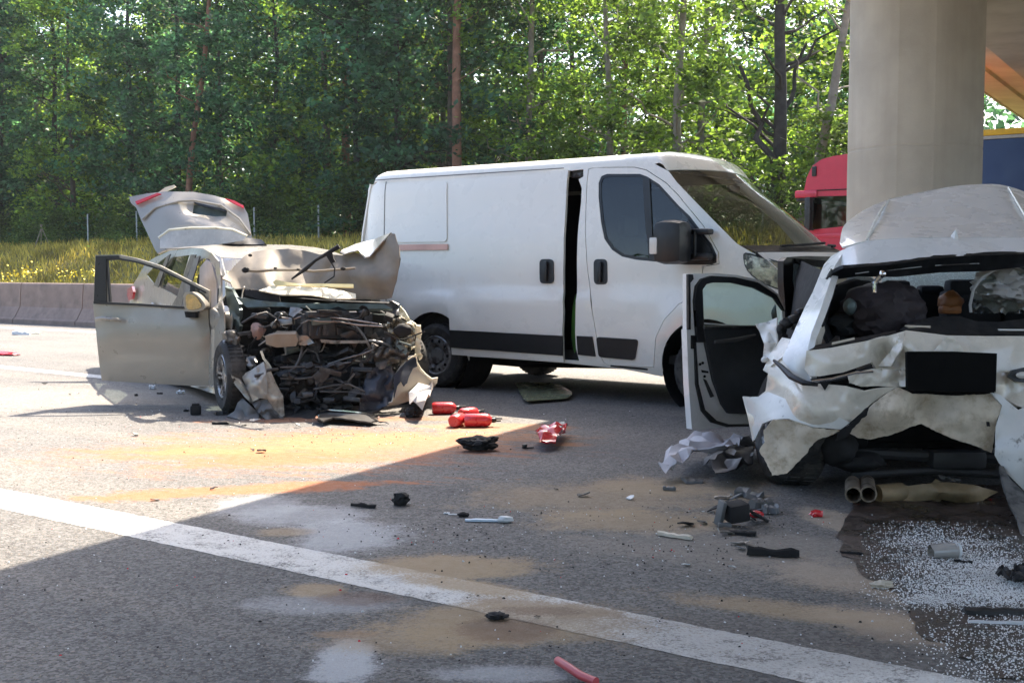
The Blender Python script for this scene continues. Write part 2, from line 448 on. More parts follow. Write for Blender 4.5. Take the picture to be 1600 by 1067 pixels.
# dark oily puddle under the wrecked rear
pud = [(1325, 803), (1345, 770), (1450, 755), (1620, 760), (1900, 800), (2000, 1000), (1700, 1090), (1560, 1062), (1500, 1024), (1440, 992), (1415, 955), (1400, 930), (1345, 895), (1318, 868), (1312, 838)]
rn = random.Random(4); pl = []
for p in dens(pud, 9):
    q = G(p[0], p[1]); k = noise.noise(q * 9) * .05 + noise.noise(q * 30) * .03; pl.append((q.x + k, q.y + k * .7))
mp = NT('oily_wet_film')
f = mp.noise(6, 6, .65); 
pc = mp.mix(mp.rng(f, .4, .65), (.016, .012, .010), (.055, .036, .028)); pt = None
for (px, py), a_, b_, op_ in (((1470, 850), .30, .10, .42), ((1540, 895), .34, .22, .48), ((1460, 938), .16, .07, .7), ((1580, 925), .3, .12, .4), ((1480, 870), .3, .2, .25)):
    x_, y_ = g2(px, py); ln_ = mp.n('ShaderNodeVectorMath', operation='LENGTH'); mp.l(mp.map((x_ - G(1500, 900).x, y_ - G(1500, 900).y, 0), 0, (a_, b_, 1e4)), ln_.inputs[0])
    m_ = mp.math('MULTIPLY', mp.rng(mp.math('ADD', ln_.outputs['Value'], mp.math('MULTIPLY', mp.math('SUBTRACT', mp.noise(7, 5, .7), .5), 1.6)), 1.3, .3), op_); pt = m_ if pt is None else mp.math('MAXIMUM', pt, m_)
gz = mp.n('ShaderNodeSeparateColor'); mp.l(mp.vor(150), gz.inputs[0])
pt = mp.rng(mp.math('ADD', pt, mp.math('MULTIPLY', mp.math('SUBTRACT', gz.outputs[0], .5), 1.1)), .55, .75)
mp.col(mp.mix(pt, pc, (.62, .62, .61))); mp.rough(mp.rng(f, .35, .65, .22, .6)); mp.bump(mp.noise(110, 4, .7), .5, .006)
po = patch('oil_puddle', [pl], lambda x, y: (x, y, .004), mp.m, None, .06, 0, Vector((1.6, 5, 9)))
tag(po, 'dark oily puddle with ragged edge under the white wreck at right', 'puddle'); rebase(po, G(1500, 900))

# ------------------------------------------------------------------ concrete barrier, one object per cast segment
M_CONC_B = mat('weathered_barrier_concrete', (.25, .185, .155), .9, var=.2, vs=2.5, bump=.3, bs=30, dirt=(.17, .13, .11), ds=2.2, da=(.45, .75))
prof = [(0, 0), (0, .09), (.06, .13), (.215, .36), (.26, .82), (.275, .87), (.30, .89), (.42, .89), (.445, .87), (.46, .82), (.505, .36), (.66, .13), (.72, .09), (.72, 0)]
prof = [(a * .85, b) for a, b in prof]
pa = RD.dot(G(20, 505))
LSEG = 2.28
segs = None
for k in range(-4, 12):
    if segs is None:
        V = []; Fc = []; L = LSEG - .03
        for s_ in (0, L): V += [RD * s_ + RN * a + Vector((0, 0, b)) for a, b in prof]
        n_ = len(prof); Fc = [(i, i + 1, n_ + i + 1, n_ + i) for i in range(n_ - 1)] + [tuple(range(n_))[::-1], tuple(range(n_, 2 * n_))]
        o = mesh('barrier_segment', V, Fc, M_CONC_B, smooth=False); segs = o
    else:
        o = segs.copy(); COL.objects.link(o)
    o.location = road(pa + k * LSEG, TB, .001)
    tag(o, 'grey brown concrete safety barrier segment along the far road edge', 'barrier', 'concrete barrier segments along the road')

# ------------------------------------------------------------------ verge, embankment, grass, flowers
def bank_z(s, t):
    a = min(1, max(0, (t - 26.3) / 7.2)); a = a * a * (3 - 2 * a)
    z = 2.25 * a + max(0, t - 33.5) * .03
    return z + .12 * noise.noise(Vector((s * .2, t * .2, 1))) * a - .02
M_BANK = mat('meadow_ground', (.13, .115, .035), .95, var=.3, vs=.8, bump=.4, bs=10)
V = []; Fc = []; ss = np.linspace(-120, 60, 73); tt = np.r_[np.linspace(26.2, 36, 15), np.linspace(40, 110, 6)]
for s_ in ss:
    for t_ in tt: V.append(road(s_, t_, bank_z(s_, t_)))
nt_ = len(tt)
for i in range(len(ss) - 1):
    for j in range(nt_ - 1): a = i * nt_ + j; Fc.append((a, a + nt_, a + nt_ + 1, a + 1))
tag(mesh('embankment', V, Fc, M_BANK), kind='structure')
V = [road(-150, TB + .72, .01), road(150, TB + .72, .01), road(150, 18.6, .01), road(-150, 18.6, .01)]
tag(mesh('verge', V, [(0, 1, 2, 3)], M_BANK, smooth=False), kind='structure')
def blades(name, m, spots, h0, h1, wd, seed, lean=.35):
    r = np.random.default_rng(seed); P = np.array(spots); n = len(P)
    h = r.uniform(h0, h1, n); a = r.uniform(0, 2 * np.pi, n); d = np.c_[np.cos(a), np.sin(a), np.zeros(n)]
    ln = np.c_[r.normal(0, lean, n), r.normal(0, lean, n), np.ones(n)]; ln *= (h / np.linalg.norm(ln, axis=1))[:, None]
    w2 = (wd * r.uniform(.6, 1.4, n))[:, None] / 2
    V = np.empty((n, 4, 3)); V[:, 0] = P - d * w2; V[:, 1] = P + d * w2; V[:, 2] = P + ln * .6 + d * w2 * .6 + ln[:, :1] * .1; V[:, 3] = P + ln
    V = V.reshape(-1, 3); i = np.arange(n)[:, None] * 4; Fc = np.concatenate([i + np.array([0, 1, 2]), i + np.array([0, 2, 3])], 0)
    return fast(name, V, Fc, m)
def fast(name, V, T, m, link=True):
    me = bpy.data.meshes.new(name); V = np.asarray(V, np.float32); T = np.asarray(T, np.int32); k = T.shape[1]
    me.vertices.add(len(V)); me.vertices.foreach_set('co', V.ravel()); me.loops.add(T.size); me.loops.foreach_set('vertex_index', T.ravel())
    me.polygons.add(len(T)); me.polygons.foreach_set('loop_start', np.arange(0, T.size, k, dtype=np.int32))
    try: me.polygons.foreach_set('loop_total', np.full(len(T), k, np.int32))
    except Exception: pass
    me.materials.append(m); me.update(calc_edges=True); me.validate()
    if not link: return me
    o = bpy.data.objects.new(name, me); COL.objects.link(o); return o
M_GRASS = leafmat('dry_meadow_grass', (.48, .40, .11), (.70, .54, .10), .4, .5)
M_WEED = leafmat('green_verge_weed', (.15, .15, .035), (.40, .36, .05), .4, .5)
M_YEL = mat('yellow_petals', (.75, .60, .03), .6)
rn = random.Random(11)
sp = []
for _ in range(42000):
    s_ = rn.uniform(-75, 2); t_ = rn.uniform(26.2, 35); sp.append(tuple(road(s_, t_, bank_z(s_, t_) - .02)))
tag(blades('meadow_grass', M_GRASS, sp, .2, .55, .05, 3), 'tall dry yellow green grass on the bank below the forest', 'grass', kind='stuff')
sp = []
for _ in range(9000):
    s_ = rn.uniform(-46, 8); t_ = TB + .8 + abs(rn.gauss(0, 1.2)); sp.append(tuple(road(s_, t_, .0)))
tag(blades('verge_weeds', M_WEED, sp, .35, 1.02, .03, 5, .2), 'green weeds growing just behind the concrete barrier', 'weeds', kind='stuff')
V = []; T = []; r2 = np.random.default_rng(8)
for c in range(38):
    s_ = rn.uniform(-46, 4); t_ = TB + .9 + rn.random() * 1.6; hc = rn.uniform(.9, 1.22); base = road(s_, t_, hc)
    for q in range(rn.randint(14, 34)):
        p = np.array(base) + r2.normal(0, 1, 3) * (.16, .16, .07); a, b = r2.normal(0, 1, 3), r2.normal(0, 1, 3)
        a /= np.linalg.norm(a); b -= a * a.dot(b); b /= np.linalg.norm(b); k = len(V); z = .02
        V += [p - a * z - b * z, p + a * z - b * z, p + a * z + b * z, p - a * z + b * z]; T.append((k, k + 1, k + 2, k + 3))
tag(fast('wild_flowers', V, T, M_YEL), 'clusters of yellow wild flowers standing behind the barrier', 'flowers', kind='stuff')

# ------------------------------------------------------------------ bridge deck and its round pillar
def conc(name, c, dark):
    n = NT(name)
    v = n.noise(.8, 6, .6); st = n.noise(1, 5, .6, vec=n.map(sc=(.35, .35, 6)))
    b = n.mix(n.rng(v, .35, .68), c, tuple(q * .78 for q in c)); b = n.mix(n.math('MULTIPLY', n.rng(st, .45, .75), .5), b, dark)
    b = n.mix(n.math('MULTIPLY', n.rng(n.noise(26, 4, .7), .62, .72), .35), b, dark)
    n.col(b); n.rough(.88); n.bump(n.noise(45, 5, .6), .25, .01); return n.m
BARK_K0 = mat('dark_hole', (.10, .09, .08), .9)
M_PIL = conc('cast_concrete_pillar', (.41, .38, .335), (.27, .245, .21)); M_DECK = conc('bridge_concrete', (.58, .55, .51), (.40, .37, .335))
B0 = Vector((5.18, 18.4, 0)); BD1 = Vector((.458, .889, 0)).normalized(); BD2 = Vector((.535, .845, 0)).normalized(); BD = (BD1 + BD2).normalized(); BN = Vector((BD.y, -BD.x, 0))
def bpt(t, a, z):
    d = BD1 if t < 0 else BD2; d = BD if t == 0 else d; n = Vector((d.y, -d.x, 0)); return (BD1 if t < 0 else BD2) * t + n * a + Vector((0, 0, z))
be = empty('road_bridge', B0, 'concrete road bridge deck overhead at the right casting the shadow', 'bridge')
def extr(name, pr, t0, t1, m, parent, segl=None):
    """pr: (offset to the right of the edge, height) outline, swept along the bridge"""
    V = []; n_ = len(pr); ts_ = (t0, 0, t1)
    for t in ts_: V += [bpt(t, a, z) for a, z in pr]
    Fc = [(k * n_ + i, k * n_ + (i + 1) % n_, (k + 1) * n_ + (i + 1) % n_, (k + 1) * n_ + i) for k in (0, 1) for i in range(n_)] + [tuple(range(n_))[::-1], tuple(range(2 * n_, 3 * n_))]
    return mesh(name, V, Fc, m, parent, smooth=False)
extr('deck_slab', [(.0, 5.62), (1.5, 5.62), (1.62, 5.0), (9.6, 5.0), (9.8, 5.45), (11.6, 5.66), (11.6, 6.05), (0, 6.05)], -45, 70, M_DECK, be)
M_EDGE = conc('edge_concrete_bounce_lit', (.78, .74, .67), (.62, .57, .49))  # paler than the deck: bounce from sunlit ground painted into the colour
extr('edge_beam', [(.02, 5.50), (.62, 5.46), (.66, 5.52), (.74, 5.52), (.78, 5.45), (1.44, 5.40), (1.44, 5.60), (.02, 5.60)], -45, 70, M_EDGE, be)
extr('edge_fascia', [(-.06, 5.50), (-.004, 5.50), (-.004, 6.3), (-.06, 6.3)], -45, 70, M_DECK, be)
extr('edge_cap', [(-.08, 6.304), (.35, 6.304), (.35, 6.5), (-.08, 6.5)], -45, 70, M_DECK, be)
extr('far_edge_cap', [(11.25, 6.054), (11.65, 6.054), (11.65, 6.5), (11.25, 6.5)], -45, 70, M_DECK, be)
PC = Vector((1423 - 800, 0, 0)) / F * 16.0; PC = Vector((PC.x, 16.0, 0)); PRAD = 99 / F * 16.0
V = []; Fc = []; zs = np.r_[-.1, .5, 1, 1.5, 1.9, 2.09, 2.11, 2.5, 2.79, 2.80, 2.82, 2.83, 3.3, 3.7, 4.1, 4.5, 4.99]; NA = 120
for z in zs:
    for j in range(NA):
        q = 2 * math.pi * j / NA; dq = (math.degrees(q) - 252) % 360; dq = dq - 360 if dq > 180 else dq
        r_ = PRAD - (.008 if -15 < dq < 14 and z > 2.1 else 0) - (.004 if 2.795 < z < 2.825 else 0) + .004 * noise.noise(Vector((math.cos(q) * 3, math.sin(q) * 3, z)))
        V.append((r_ * math.cos(q), r_ * math.sin(q), z))
for i in range(len(zs) - 1):
    for j in range(NA): a = i * NA + j; b = i * NA + (j + 1) % NA; Fc.append((a, b, b + NA, a + NA))
po = mesh('bridge_pillar', V, Fc, M_PIL, ang=12, loc=PC)
tag(po, 'massive round concrete pillar carrying the bridge behind the white wreck', 'pillar')

# ------------------------------------------------------------------ forest
def quads(C, size, r, flat=.0):
    n = len(C); a = r.normal(0, 1, (n, 3)); a /= np.linalg.norm(a, axis=1)[:, None]
    b = r.normal(0, 1, (n, 3)); b -= a * (a * b).sum(1)[:, None]; b /= np.linalg.norm(b, axis=1)[:, None]
    if flat: a[:, 2] *= (1 - flat); b[:, 2] *= (1 - flat)
    s = (size * r.uniform(.6, 1.35, n))[:, None] / 2
    V = np.stack([C - a * s, C - b * s * .55, C + a * s, C + b * s * .55], 1).reshape(-1, 3)
    T = (np.arange(n)[:, None] * 4 + np.arange(4)); return V, T
def limb(mb, p0, p1, r0, r1, seed, n=6, wig=.12, k=7):
    rr = random.Random(seed); pts = []; L = (Vector(p1) - Vector(p0)).length
    for i in range(n + 1):
        t = i / n; p = Vector(p0).lerp(Vector(p1), t)
        if 0 < i < n: p += Vector((rr.gauss(0, 1), rr.gauss(0, 1), rr.gauss(0, .4))) * wig * L * .12
        pts.append(p)
    mb.tube(pts, [r0 + (r1 - r0) * i / n for i in range(n + 1)], k); return pts
def crown_mesh(name, m, seed, hb, ht, rmax, nclump, nleaf, size, kind='leafy'):
    r = np.random.default_rng(seed); C = []; cl = []
    for i in range(nclump):
        u = r.random() ** .9; z = hb + (ht - hb) * u
        if kind == 'leafy': rad = rmax * (.62 + .5 * math.sin(math.pi * min(1, u * .85 + .12))) * (1 if u < .75 else 1 - (u - .75) * 2.2)
        elif kind == 'pine': rad = rmax * (1 - u * .55)
        else: rad = rmax * math.sqrt(max(.05, 1 - u ** 2))
        a = r.uniform(0, 2 * np.pi); q = rad * (1 - r.random() ** 2.2 * .85) * r.uniform(.75, 1.12)
        c = np.array([math.cos(a) * q, math.sin(a) * q, z]); cl.append(c)
        sp_ = r.uniform(.24, .52) * (1 if kind != 'pine' else .8)
        k = int(nleaf * r.uniform(.5, 1.5)); C.append(c + r.normal(0, 1, (k, 3)) * (sp_, sp_, sp_ * .5))
    C = np.concatenate(C); C[:, 2] = np.maximum(C[:, 2], .05)
    V, T = quads(C, size, r, .25); return fast(name, V, T, m, False), cl
LEAF_D = leafmat('dark_green_leaves', (.040, .088, .060), (.10, .25, .095), .5, .42, .35)
LEAF_L = leafmat('light_green_leaves', (.058, .105, .036), (.25, .40, .05), .45, .5)
LEAF_P = leafmat('pine_needles', (.030, .052, .034), (.07, .11, .04), .4, .3)
LEAF_B = leafmat('undergrowth_leaves', (.05, .085, .04), (.18, .28, .05), .4, .48)
BARK = mat('grey_brown_bark', (.085, .068, .055), .95, var=.35, vs=5, bump=.6, bs=14)
BARK_R = mat('reddish_pine_bark', (.23, .115, .075), .95, var=.3, vs=5, bump=.6, bs=14)
BARK_G = mat('pale_grey_bark', (.21, .18, .145), .9, var=.3, vs=4, bump=.5, bs=14)
BARK_K = mat('dark_bark', (.04, .035, .032), .95, var=.3, vs=5, bump=.5, bs=14)
CR = {}
for i in range(5): CR['leafy%d' % i] = crown_mesh('crown', LEAF_D, 100 + i, .4, 15.0, 3.0, 185, 58, .29)
for i in range(4): CR['light%d' % i] = crown_mesh('crown', LEAF_L, 140 + i, 1.5, 16.5, 3.0, 150, 56, .28)
for i in range(3): CR['pine%d' % i] = crown_mesh('crown', LEAF_P, 170 + i, 7.0, 19.0, 2.4, 130, 60, .19, 'pine')
for i in range(4): CR['bush%d' % i] = crown_mesh('foliage', LEAF_B, 190 + i, .1, 2.6, 1.5, 60, 42, .15, 'bush')
TRK = {}
def trunk_mesh(seed, h, r0, m, cl, nl, lean=(0, 0), fork=False):
    rr = random.Random(seed); mb = MB(); top = Vector((lean[0], lean[1], h))
    pts = []; n = 10
    for i in range(n + 1):
        t = i / n; p = Vector((lean[0] * t, lean[1] * t, h * t - .3 * (1 - t)))
        p += Vector((noise.noise(Vector((seed, t * 2.5, 0))), noise.noise(Vector((seed, 7, t * 2.5))), 0)) * .35 * min(1, t * 3); pts.append(p)
    mb.tube(pts, [r0 * (1.25 if i == 0 else 1) * (1 - .75 * i / n) for i in range(n + 1)], 9)
    for k in range(nl):
        c = cl[rr.randrange(len(cl))]; z = max(1.0, c[2] - rr.uniform(.6, 2.2)); t = min(.97, z / h); p0 = pts[min(n, int(t * n))].lerp(pts[min(n, int(t * n) + 1)], t * n - int(t * n))
        limb(mb, p0, c, r0 * .32 * (1 - t * .5), .012, seed * 31 + k, 5, .5, 5)
    for k in range(10 if nl < 18 else 5):
        z = rr.uniform(1.5, h * .6); t = z / h; p0 = pts[int(t * n)]; a = rr.uniform(0, 6.28); L = rr.uniform(.6, 1.8)
        limb(mb, p0, p0 + Vector((math.cos(a) * L, math.sin(a) * L, rr.uniform(-.3, .5))), .025, .006, seed * 17 + k, 4, .6, 4)
    if fork:
        limb(mb, (0, 0, 1.3), (-1.5, .2, 5.5), r0 * .55, .06, seed, 7, .3, 7); limb(mb, (0, 0, 3.0), (1.3, .1, 6.5), r0 * .4, .05, seed + 1, 7, .3, 7)
    o = mb.obj('trunk', m, None, True, 60); me = o.data; bpy.data.objects.remove(o); return me
def tree(name, ck, tkey, pos, rz, sc, label, cat='tree', group=None, lean=None):
    e = empty(name, pos, label, cat, group, rz); e.scale = (sc, sc, sc)
    for nm, me in (('trunk', TRK[tkey]), ('crown', CR[ck][0] if ck else None)):
        if me is None: continue
        o = bpy.data.objects.new(nm, me); COL.objects.link(o); o.parent = e
    return e
for i in range(5): TRK['leafy%d' % i] = trunk_mesh(i + 1, 14.5, .17, BARK if i % 2 else BARK_K, CR['leafy%d' % i][1], 26)
for i in range(4): TRK['light%d' % i] = trunk_mesh(i + 21, 16.5, .18, BARK if i % 2 else BARK_G, CR['light%d' % i][1], 26)
for i in range(3): TRK['pine%d' % i] = trunk_mesh(i + 41, 18.5, .19, BARK_R, CR['pine%d' % i][1], 16)
TRK['leanpine'] = trunk_mesh(61, 18, .17, BARK_R, CR['pine0'][1], 10, (-2.4, 0)); TRK['dark'] = trunk_mesh(62, 17, .26, BARK_K, CR['light1'][1], 16, (0, 0), True)
TRK['slant'] = trunk_mesh(63, 15, .20, BARK_G, CR['light2'][1], 8, (3.4, 0))
def deck_clear(p):
    a = (p - B0).dot(BN); return a < -3.0 or a > 14.5
def at_t(px, t):
    """place on the forest floor, on the sight line of picture column px, at distance t across the road"""
    k = (px - 800) / F; y = t / (RN.x * k + RN.y); x = k * y; p = Vector((x, y, 0)); p.z = bank_z(p.dot(RD), t); return p
rn = random.Random(5)
ZONES = [(-60, 130, 'at the far left of the picture'), (130, 235, 'behind the open door of the silver car'), (235, 330, 'behind the raised tailgate'), (330, 430, 'right of the raised tailgate'), (430, 560, 'between the silver car and the van'),
         (560, 650, 'above the rear end of the van'), (650, 760, 'above the rear half of the van roof'), (760, 880, 'above the middle of the van roof'), (880, 1000, 'above the van door'), (1000, 1130, 'above the van cab'), (1130, 1230, 'above the van windscreen'), (1230, 1330, 'just left of the pillar'), (1520, 1620, 'under the bridge edge right of the pillar')]
def zone(p):
    px = 800 + F * p.x / p.y
    for a, b, t in ZONES:
        if a <= px < b: return t
    return 'outside the left edge of the picture' if px < 0 else ('behind the bridge pillar' if px < 1520 else 'outside the right edge of the picture')
ROWN = {0: 'front row', 1: 'second row', 2: 'third row', 3: 'fourth row', 4: 'last row'}
KN = {'l': ('broadleaf_tree', 'dark leafy tree', 'leafy trees'), 'g': ('birch_tree', 'light green sunlit tree', 'lighter trees'), 'p': ('pine_tree', 'pine with bare reddish trunk', 'pines')}
LIT = [at_t(px, 36.4) + Vector((0, 0, h)) for px, h in ((30, 8), (365, 9), (345, 12), (700, 9), (840, 9), (890, 10), (940, 11), (1150, 7), (1225, 5), (1290, 6), (240, 6))]
def blocks(p):
    for L in LIT:
        d = Vector((SDIR.x, SDIR.y)); q = Vector((p.x - L.x, p.y - L.y)); al = q.dot(d) / d.length_squared; dist = (q - d * al).length
        if .8 < al < (17 - L.z) / SDIR.z and dist < 2.4: return True
    return False
def row(t0, jt, step, kinds, ri, s0=-92, s1=6, scr=(.85, 1.15)):
    s = s0
    while s < s1:
        t = t0 + rn.uniform(-jt, jt); p = road(s, t, 0); p.z = bank_z(s, t) - .05
        s += step * rn.uniform(.75, 1.25)
        if not deck_clear(p) or (ri > 0 and blocks(p)): continue
        k = rn.choice(kinds); sc = rn.uniform(*scr); nm, lb, gp = KN[k[0]]; zz = zone(p)
        ck = {'l': 'leafy', 'g': 'light', 'p': 'pine'}[k[0]] + k[1]
        tree(nm, ck, ck, p, rn.uniform(0, 6.28), sc, '%s, %s, %s' % (lb, ROWN[ri], zz), 'tree', '%s, %s, %s' % (gp, ROWN[ri], zz))
LL = ['l0', 'l1', 'l2', 'l3', 'l4']; GG = ['g0', 'g1', 'g2', 'g3']; PP = ['p0', 'p1', 'p2']
row(36.4, 1.0, 3.3, LL + ['g1', 'g3'], 0, -92, -31); row(36.4, 1.0, 3.5, LL[:3] + ['g0', 'g1', 'g2', 'g3'], 0, -31, -16.5); row(36.8, .8, 4.2, ['g1', 'g2', 'l1'], 0, -11, 6)
row(40.5, 1.4, 4.6, LL[:2] + GG + PP, 1); row(45.5, 1.6, 5.0, LL[:2] + GG + PP, 2); row(51.5, 2, 5.5, LL[:3] + GG, 3); row(58, 2, 5.5, LL[:2] + GG + PP, 4)
s = -90
while s < 8:
    t = 34.5 + rn.uniform(-.5, .8); p = road(s, t, 0); p.z = bank_z(s, t) - .1; s += rn.uniform(.9, 1.8)
    if not deck_clear(p): continue
    i = rn.randrange(4); zz = zone(p); e = empty('shrub', p, 'low green shrub at the forest foot ' + zz, 'shrub', 'shrubs ' + zz, rn.uniform(0, 6.28)); sc = rn.uniform(.55, 1.25); e.scale = (sc, sc, sc * rn.uniform(.7, 1.1))
    o = bpy.data.objects.new('foliage', CR['bush%d' % i][0]); COL.objects.link(o); o.parent = e
tree('pine_tree', 'pine1', 'pine1', at_t(715, 34.9), 1.0, 1.12, 'tall pine with thick reddish trunk rising behind the white van roof')
tree('pine_tree', None, 'leanpine', at_t(290, 35.2), 2.9, 1, 'slender leaning pine with reddish trunk behind the raised tailgate')
tree('broadleaf_tree', 'light1', 'dark', at_t(1212, 35.0), .5, .95, 'dark forked tree standing between the van roof and the red lorry')
tree('broadleaf_tree', None, 'slant', at_t(1244, 34.6), RD.angle(Vector((1, 0, 0))) * -1, .9, 'slanting pale grey trunk just left of the bridge pillar')
# far wood behind the rows, one mass
r = np.random.default_rng(77); n_ = 60000; ss = r.uniform(-130, 40, n_); tt = r.uniform(60, 75, n_); C = np.c_[ss, tt, r.uniform(1.5, 15, n_)]
Pw = np.outer(C[:, 0], np.array(RD)) + np.outer(C[:, 1], np.array(RN)); Pw[:, 2] = C[:, 2]
ok = ~((((Pw - np.array(B0)) @ np.array(BN)) > -2) & (((Pw - np.array(B0)) @ np.array(BN)) < 14)); V, T = quads(Pw[ok], .7, r, .2)
tag(fast('far_woods', V, T, LEAF_D), 'mass of dark green wood far behind the front trees', 'woods', kind='stuff')
# wood on the near side of the motorway, far behind the camera, mirrored in glass and paint
n_ = 24000; C = np.c_[r.uniform(-90, 90, n_), r.uniform(-64, -48, n_), r.uniform(.3, 12, n_)]
Pw = np.outer(C[:, 0], np.array(RD)) + np.outer(C[:, 1], np.array(RN)); Pw[:, 2] = C[:, 2]; V, T = quads(Pw, 1.0, r, .2)
tag(fast('near_woods', V, T, LEAF_D), 'mass of dark green wood on the near side of the motorway', 'woods', kind='stuff')
# fence posts at the foot of the forest
M_POST = mat('galvanised_post', (.42, .44, .43), .6, .4)
mb = MB(); mb.tube([(0, 0, -.2), (0, 0, 1.55)], .035, 8); proto = None
for px in (2, 140, 216, 399, 499, 1190):
    p = at_t(px, 33.6)
    if proto is None: o = mb.obj('fence_post', M_POST); proto = o
    else: o = proto.copy(); COL.objects.link(o)
    o.location = p; tag(o, 'thin grey metal fence post at the foot of the forest', 'fence post', 'fence posts along the forest')
p = at_t(68, 33.3); e = empty('plant_stake', p, 'three leaning wooden stakes tied together on the grass bank', 'stake')
M_WOOD = mat('weathered_wood', (.30, .25, .18), .9)
for k in range(3):
    a = k * 2.1; mb = MB(); mb.tube([Vector((math.cos(a) * .5, math.sin(a) * .5, -.1)), Vector((-math.cos(a) * .06, -math.sin(a) * .06, 1.2))], .025, 6); mesh('stake', mb.V, mb.F, M_WOOD, e)

# summer haze in the air
hz = NT('haze_air'); hz.t.nodes.remove(hz.b); pv = hz.n('ShaderNodeVolumePrincipled'); pv.inputs['Color'].default_value = (.86, .93, 1, 1); pv.inputs['Density'].default_value = HAZE; pv.inputs['Anisotropy'].default_value = .3
hz.l(pv.outputs[0], hz.out.inputs['Volume'])
mb = MB(); mb.box((0, 0, 14), (500, 500, 32)); ho = mb.obj('haze', hz.m, None, False); tag(ho, kind='stuff')

# ================================================================== WHITE VAN
VR = G(677, 605.5); VF = G(1100, 640); VE = (VF - VR).normalized(); VI = Vector((-VE.y, VE.x, 0)); WB = (VF - VR).length
M_VAN = mat('van_white_paint', (.76, .735, .675), .30, coat=.6, var=.015, vs=1.5, dirt=(.60, .57, .50), ds=6, da=(.60, .9))
M_BLK = mat('black_plastic', (.012, .013, .015), .45, var=.2)
M_BLKM = mat('matt_black', (.006, .006, .007), .8)
M_RUB = mat('black_rubber', (.014, .014, .014), .75, bump=.2, bs=60)
M_TYRE = mat('tyre_rubber', (.016, .016, .016), .8, bump=.25, bs=50, dirt=(.06, .055, .05), ds=6)
M_STEEL = mat('grey_steel_rim', (.20, .205, .21), .45, .55, dirt=(.06, .05, .045), ds=7)
M_ALU = mat('alloy_rim', (.42, .42, .43), .32, .85, dirt=(.10, .09, .08), ds=9)
M_INT = mat('dark_interior', (.018, .019, .021), .7)
M_GL_SIDE = glass('tinted_side_glass', (.52, .58, .56), .08)
M_GL_WS = glass('windscreen_glass', (.85, .86, .83), .10, .03)
M_CHROME = mat('chrome', (.75, .75, .75), .12, 1.0)
M_GREYSEAM = mat('dirty_seam', (.16, .15, .135), .7)
M_PINK = mat('faded_reflective_strip', (.62, .36, .29), .5)
M_AMBER = mat('amber_lens', (.75, .26, .08), .25, coat=.5)
M_CLEAR = mat('clear_lens', (.62, .60, .56), .15, coat=.6)
M_BULK = mat('black_bulkhead', (.006, .006, .007), .8)
M_GREENBAG = mat('green_fabric', (.05, .16, .025), .9, bump=.4, bs=12)
van = empty('white_van', VR, 'white panel van standing across the road with its side door ajar', 'van', None, math.atan2(VE.y, VE.x))
ysp = [(.0, .10), (.25, .075), (.35, .035), (.6, .0), (.92, .0), (1.0, .026), (1.2, .032), (1.5, .055), (2.0, .135), (2.13, .175), (2.4, .25)]
def ys(x, z):
    y = ysp[-1][1]
    for (a, b), (c, d) in zip(ysp, ysp[1:]):
        if z <= c: t = max(0, (z - a) / (c - a)); y = b + (d - b) * t; break
    if x > 2.75: y += ((x - 2.75) / 1.35) ** 2 * .30
    if x < -.75: y += ((-.75 - x) / .32) ** 2 * .06
    for xc in (0.0, WB):
        d = math.hypot(x - xc, z - .36)
        if .40 < d < .62 and z > .2: y -= .018 * math.sin((d - .40) / .22 * math.pi)
    return y
def vxz(px, py, push=0.0):
    y = 0.05
    for _ in range(4):
        d = ray(px, py); n = VI; p0 = VR + VI * (y - push); t = (p0 - O).dot(n) / d.dot(n); p = O + d * t - VR
        x = p.dot(VE); z = p.z; y = ys(x, z)
    return (x, z)
def vl(pts, push=0.0): return [vxz(a, b, push) for a, b in pts]
NEAR = Vector((1, -10, 1)); FAR = Vector((1, 12, 1)); VW = 1.96
def vpatch(name, loops, m, parent=van, push=0., step=.11, th=.012, far=False, ang=30):
    f = (lambda x, z: (x, ys(x, z) - push, z)) if not far else (lambda x, z: (x, VW - ys(x, z) + push, z))
    return patch(name, loops, f, m, parent, step, th, FAR if far else NEAR, ang)
def ring(c, r, n, a0=0, a1=360): return [(c[0] + r * math.cos(R(a0 + (a1 - a0) * i / n)), c[1] + r * math.sin(R(a0 + (a1 - a0) * i / n))) for i in range(n + (0 if a1 - a0 == 360 else 1))]
def offs(lp, d):
    """shrink (d>0) or grow an outline"""
    n = len(lp); a = sum(lp[i][0] * lp[(i + 1) % n][1] - lp[(i + 1) % n][0] * lp[i][1] for i in range(n)); sg = 1 if a > 0 else -1; o = []
    for i in range(n):
        p, q, s_ = Vector(lp[i - 1]), Vector(lp[i]), Vector(lp[(i + 1) % n]); e1 = (q - p).normalized(); e2 = (s_ - q).normalized()
        n1 = Vector((-e1.y, e1.x)); n2 = Vector((-e2.y, e2.x)); m_ = (n1 + n2); m_ = m_.normalized() if m_.length > 1e-6 else n1
        k = d / max(.35, m_.dot(n1)); o.append(tuple(q + m_ * sg * k))
    return o
win = vl([(937, 286), (940.6, 277), (948, 274), (999, 274), (1010, 278), (1029, 290), (1060, 324), (1076, 339), (1095, 364), (1110, 382.5), (1117.5, 399), (1117.5, 409), (1112, 411.5), (1071, 411.5), (1015.6, 406), (995, 404), (972.5, 399), (957.5, 389), (946, 372.5), (940.6, 346), (937, 309)])
door = vl([(920, 265), (930, 262.5), (991, 262), (1010, 266.5), (1040, 286), (1059, 305), (1085.6, 337.5), (1099, 354), (1108, 369), (1122, 395), (1123, 412), (1098, 416), (1097, 427)])
door += [(3.0, 1.0), (2.80, .90), (2.66, .76), (2.58, .60), (2.54, .34)]
